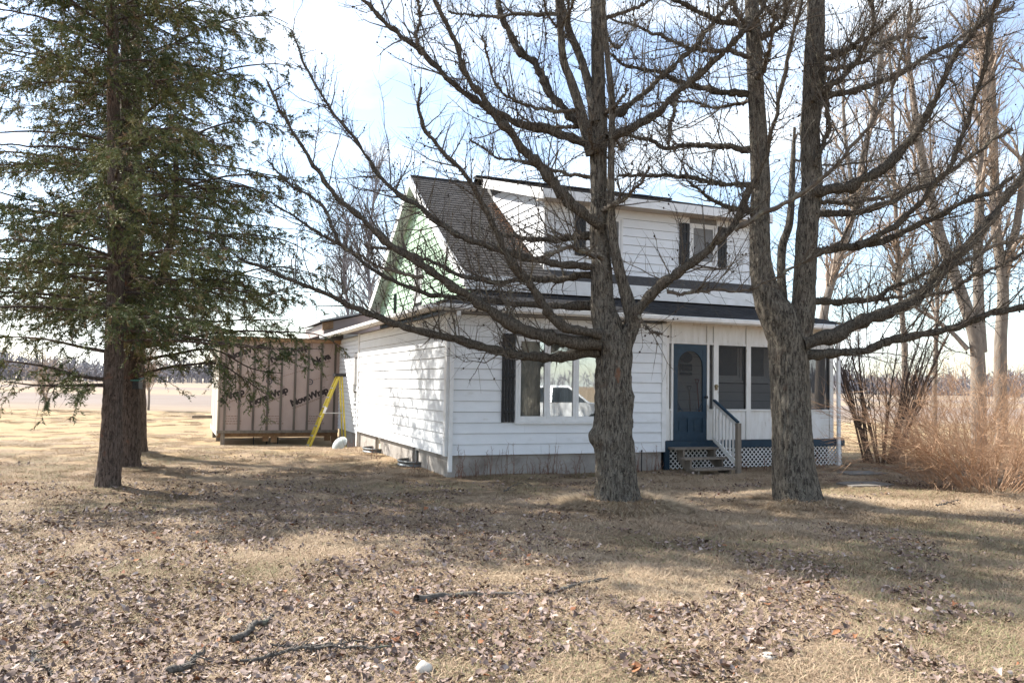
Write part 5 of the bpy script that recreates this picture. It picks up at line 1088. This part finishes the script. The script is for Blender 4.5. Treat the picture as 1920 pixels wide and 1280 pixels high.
def grass_patch(i, n, tone_lo, tone_hi, lo, hi, lean):
    X = RNG.uniform(-.3, .3, n); Y = RNG.uniform(-.3, .3, n); k = X ** 2 + Y ** 2 < .09 * RNG.uniform(.5, 1, n); X, Y = X[k], Y[k]; n = len(X)
    tone = RNG.uniform(tone_lo, tone_hi, n); gr_ = RNG.random(n) < (.04, .04, .35)[i]; tone[gr_] = RNG.uniform(.93, 1, gr_.sum())
    fl = RNG.uniform(0, 6.28) + RNG.normal(0, .8, n); V, q, t, c = blades(X, Y, lo, hi, .0019, lean, tone, fl, flat=True); g = NB(); g.add(V, q, t, c); o = g.build('grass_tuft', straw); COL.objects.unlink(o); return o
patches = [grass_patch(0, 900, .15, .75, .05, .11, 1.32), grass_patch(1, 900, .45, .88, .05, .13, 1.32), grass_patch(2, 800, .05, .6, .04, .09, 1.2)]
X, Y = scatter(13000, 4.0, 46); k = ~in_house(X, Y) & ~((leafiness(X, Y) > .60) & (Y < 16) & (RNG.random(len(X)) < .62)); X, Y = X[k], Y[k]; n = len(X)
kd = (vnoise(np.stack([X * .55, Y * .55, 0 * X], -1)) * 3.2 + RNG.normal(0, .5, n) - .1).astype(int).clip(0, 2); kd = np.array([1, 0, 2])[kd]
gm = bpy.data.meshes.new('dry_grass'); gm.from_pydata(np.stack([X, Y, hgt(X, Y)], -1).tolist(), [], [])
for nm, tp_, vals in (('kd', 'INT', kd), ('sc', 'FLOAT', .8 + .6 * RNG.random(n)), ('ro', 'FLOAT', RNG.random(n) * 6.283)):
    at2 = gm.attributes.new(nm, tp_, 'POINT'); at2.data.foreach_set('value', vals.astype(np.int32 if tp_ == 'INT' else np.float32))
gm.materials.append(straw); go = link('dry_grass', gm, None); tag(go, 'matted dry grass over the front lawn', 'grass', kind='stuff')
gt = bpy.data.node_groups.new('grass_scatter', 'GeometryNodeTree'); gt.interface.new_socket('Geometry', in_out='INPUT', socket_type='NodeSocketGeometry'); gt.interface.new_socket('Geometry', in_out='OUTPUT', socket_type='NodeSocketGeometry')
gi = gt.nodes.new('NodeGroupInput'); gout = gt.nodes.new('NodeGroupOutput'); jn = gt.nodes.new('GeometryNodeJoinGeometry')
def nattr(nm, ty):
    x = gt.nodes.new('GeometryNodeInputNamedAttribute'); x.data_type = ty; x.inputs['Name'].default_value = nm; return x.outputs['Attribute']
m2p = gt.nodes.new('GeometryNodeMeshToPoints'); gt.links.new(gi.outputs[0], m2p.inputs['Mesh'])
for i, po in enumerate(patches):
    ip = gt.nodes.new('GeometryNodeInstanceOnPoints'); oi = gt.nodes.new('GeometryNodeObjectInfo'); oi.inputs['Object'].default_value = po; cm = gt.nodes.new('FunctionNodeCompare'); cm.data_type = 'INT'; cm.operation = 'EQUAL'; cx_ = gt.nodes.new('ShaderNodeCombineXYZ')
    gt.links.new(nattr('kd', 'INT'), cm.inputs[2]); cm.inputs[3].default_value = i; gt.links.new(cm.outputs[0], ip.inputs['Selection']); gt.links.new(m2p.outputs[0], ip.inputs['Points']); gt.links.new(oi.outputs['Geometry'], ip.inputs['Instance'])
    gt.links.new(nattr('ro', 'FLOAT'), cx_.inputs['Z']); gt.links.new(cx_.outputs[0], ip.inputs['Rotation']); gt.links.new(nattr('sc', 'FLOAT'), ip.inputs['Scale']); gt.links.new(ip.outputs[0], jn.inputs[0])
gt.links.new(jn.outputs[0], gout.inputs[0]); md = go.modifiers.new('scatter', 'NODES'); md.node_group = gt
for (mx_, my_, a_, s_), lab, n in ((MOUNDS[0], 'long straw coloured grass heaped round the middle larch foot', 13000), (MOUNDS[1], 'long dry grass round the foot of the porch side larch', 5000)):
    g = NB(); a = RNG.random(n) * 6.283; r = .42 + np.abs(RNG.normal(0, .26, n)); X = mx_ + np.cos(a) * r * 1.15; Y = my_ + np.sin(a) * r; cl = vnoise(np.stack([np.cos(a) * 3 + mx_, np.sin(a) * 3, r * 3], -1)); k = cl > .42
    X, Y, a = X[k], Y[k], a[k]; V, q, t, c = blades(X, Y, .12, .32, .0034, 1.34, np.clip(cl[k] * .5 + RNG.normal(.5, .12, k.sum()), 0, .88), a + RNG.normal(0, .4, len(a))); g.add(V, q, t, c); tag(g.build('grass_mound', straw), lab, 'grass', kind='stuff')
# leaves
def leaf_litter(n):
    X, Y = scatter(n * 4, 4.2, 19.5); v = leafiness(X, Y) + RNG.normal(0, .055, len(X)); k = (v > .555) &  ~in_house(X, Y); X, Y = X[k][:n], Y[k][:n]; n = len(X)
    lob = np.array([.6, 1.0, .75, 1.15, .75, 1.0]); ang = np.linspace(-math.pi, math.pi, 7)[:-1]
    sz = (.009 + .027 * RNG.random(n) ** 2.4)[:, None]; rad = lob[None] * sz * (.7 + .6 * RNG.random((n, 6)))
    lx_ = np.cos(ang)[None] * rad; ly = np.sin(ang)[None] * rad * .85; cu = RNG.uniform(-20, 42, n)[:, None]; cv = RNG.uniform(-24, 24, n)[:, None]
    lz_ = cu * ly ** 2 + cv * lx_ * ly + RNG.normal(0, .004, (n, 6)); a = RNG.random(n) * 6.283; ti = RNG.normal(0, .3, n); tj = RNG.normal(0, .3, n)
    pts = np.stack([lx_, ly, lz_], -1); pts = np.concatenate([np.zeros((n, 1, 3)), pts], 1)
    ca, sa = np.cos(a), np.sin(a); c1, s1 = np.cos(ti), np.sin(ti); c2, s2 = np.cos(tj), np.sin(tj); z0 = 0 * a; o1 = 1 + z0
    Rz = np.stack([np.stack([ca, -sa, z0], -1), np.stack([sa, ca, z0], -1), np.stack([z0, z0, o1], -1)], 1); Rx = np.stack([np.stack([o1, z0, z0], -1), np.stack([z0, c1, -s1], -1), np.stack([z0, s1, c1], -1)], 1); Ry = np.stack([np.stack([c2, z0, s2], -1), np.stack([z0, o1, z0], -1), np.stack([-s2, z0, c2], -1)], 1)
    W = np.einsum('nij,nkj->nki', Rz @ Rx @ Ry, pts); W[:, :, 2] -= W[:, :, 2].min(1, keepdims=True) * .8; W += np.stack([X, Y, hgt(X, Y) + .012 + .028 * RNG.random(n)], -1)[:, None]
    i = (np.arange(n) * 7)[:, None, None]; tri = np.array([(0, 1 + j, 1 + (j + 1) % 6) for j in range(6)])[None]
    tone = np.clip(RNG.random(n) * .92, 0, .915); rd = RNG.random(n) < .03; tone[rd] = .94 + .06 * RNG.random(rd.sum())
    g = NB(); g.add(W, t=(i + tri).reshape(-1, 3), c=np.repeat(tone, 7)); return g
tag(leaf_litter(50000).build('leaf_litter', leafm), 'curled grey brown dead leaves strewn over the lawn', 'leaves', kind='stuff')
def fallen(label, px, r0, side=0, lift=.03):
    P = np.array([ground_at(*p) for p in px]); P[:, 2] = hgt(P[:, 0], P[:, 1]) + lift; o = P.mean(0); o[2] = float(hgt(o[0], o[1])); root = thing('fallen_branch', label, 'branch', tuple(o), 0, 'fallen branches on the lawn')
    Q = smooth_path(P, 60); Q += np.cumsum(RNG.normal(0, .004, Q.shape), 0); R = np.linspace(r0, r0 * .45, 60) * (1 + .12 * RNG.normal(size=60)); nb = NB().tubes((Q - o)[None], R[None], 7); nb.build('stem', stick, root, True)
    if side:
        tw = NB(); a, r = spawn(Q[None], R[None], side, .1, 1, .05, .3, 45, 15, (-.02, .15), 5, .6, .006, .002, wig=.15, flat=.8); tw.tubes(a - o, r, 3); s_, t_ = pick(Q[None], side * 6); e = nrm(RNG.normal(size=s_.shape)); tw.tubes(np.stack([s_, s_ + e * .028], 1) - o, np.repeat(np.array([[.007, .004]]), len(s_), 0), 3); tw.build('twigs', stick, root)['kind'] = 'stuff'
fallen('long knobbly dead branch lying across the middle lawn', [(780, 1134), (830, 1122), (880, 1118), (940, 1117), (985, 1116), (1025, 1114), (1060, 1105), (1100, 1096), (1132, 1092)], .03, 30, .06)
fallen('dark mossy stick pointing at the lower left lawn', [(432, 1208), (460, 1195), (490, 1178), (510, 1163)], .026, 12, .05)
fallen('thin twig lying across the leaves at lower left', [(100, 1178), (160, 1182), (220, 1186), (285, 1202)], .009, 8)
fallen('grey branch along the bottom left of the lawn', [(315, 1278), (350, 1266), (380, 1255), (398, 1246)], .022, 8, .05)
fallen('long thin twigs lying near the bottom left centre', [(450, 1252), (520, 1244), (580, 1240), (640, 1236), (740, 1242)], .013, 14, .05)
fallen('thin twig just above the bottom left centre', [(480, 1215), (550, 1222), (620, 1226), (690, 1216)], .009, 8)
fallen('forked dead twig in the bottom left corner', [(60, 1225), (85, 1252), (100, 1276)], .010, 8)
fallen('pale slender stick lying in the right lawn', [(1650, 1190), (1670, 1194), (1692, 1197)], .012, 0)
fallen('thin curved twig near the front of the house', [(945, 932), (965, 920), (985, 915), (1005, 925)], .008, 5, .08)
fallen('small dark twig on the sunlit grass at right', [(1755, 955), (1775, 948), (1797, 943)], .009, 6, .05)
def rock(label, px, s, flat=.6, seed=0):
    p = ground_at(*px); p[2] = float(hgt(p[0], p[1])); root = thing('stone', label, 'stone', tuple(p), RNG.random() * 3, 'pale stones on the lawn')
    nl, na = 9, 14; th = np.linspace(.02, math.pi - .02, nl); ph = np.arange(na) * 2 * math.pi / na; d = np.stack([np.sin(th)[:, None] * np.cos(ph), np.sin(th)[:, None] * np.sin(ph), np.cos(th)[:, None] + 0 * ph], -1)
    r = s * (.65 + .7 * vnoise(d * 1.6 + seed * 5.3)); V = d * r[..., None] * np.array([1, .8, flat]); V[..., 2] += s * flat * .5; i = (np.arange(nl - 1) * na)[:, None]; k = np.arange(na)[None]
    NB().add(V, np.stack([i + k, i + (k + 1) % na, i + na + (k + 1) % na, i + na + k], -1).reshape(-1, 4)).build('rock', stone, root, False)
rock('white lump of stone at the bottom centre of the lawn', (796, 1258), .055, .9, 1); rock('flat pale stone at the bottom right of the lawn', (1440, 1238), .065, .35, 2); rock('small buff stone at the bottom edge left of the white one', (655, 1252), .035, .6, 3); rock('pale pebble among leaves at left', (263, 1131), .035, .5, 4); rock('pale pebble lying in the shaded right lawn', (1672, 1068), .04, .4, 5)
for px, lab in (((1620, 910), 'flat grey slab in the brown bed nearest the lawn'), ((1615, 888), 'flat grey slab in the brown bed nearest the porch')):
    p = ground_at(*px); o = thing('paving_slab', lab, 'slab', (p[0], p[1], float(hgt(p[0], p[1])) - .02), .3, 'slabs in the bed'); MB().prism([(-.5, -.3), (.1, -.36), (.52, -.2), (.48, .28), (-.1, .34), (-.46, .2)], lambda x, y, d: (x, y, d), 0, .05).build('stone_slab', M('slab_stone', (.20, .185, .17), (.14, .125, .11), 6, .9, .3), o)
wr = thing('utility_wire', 'thin dark overhead wire running off to the right', 'wire', (0, 0, 0)); p0, p1 = at(1560, 492, 24), at(2150, 503, 40)
MB().tube([p0 + (p1 - p0) * t + np.array([0, 0, -1.2 * t * (1 - t)]) for t in np.linspace(0, 1, 16)], .012, 5).build('cable', black, wr)
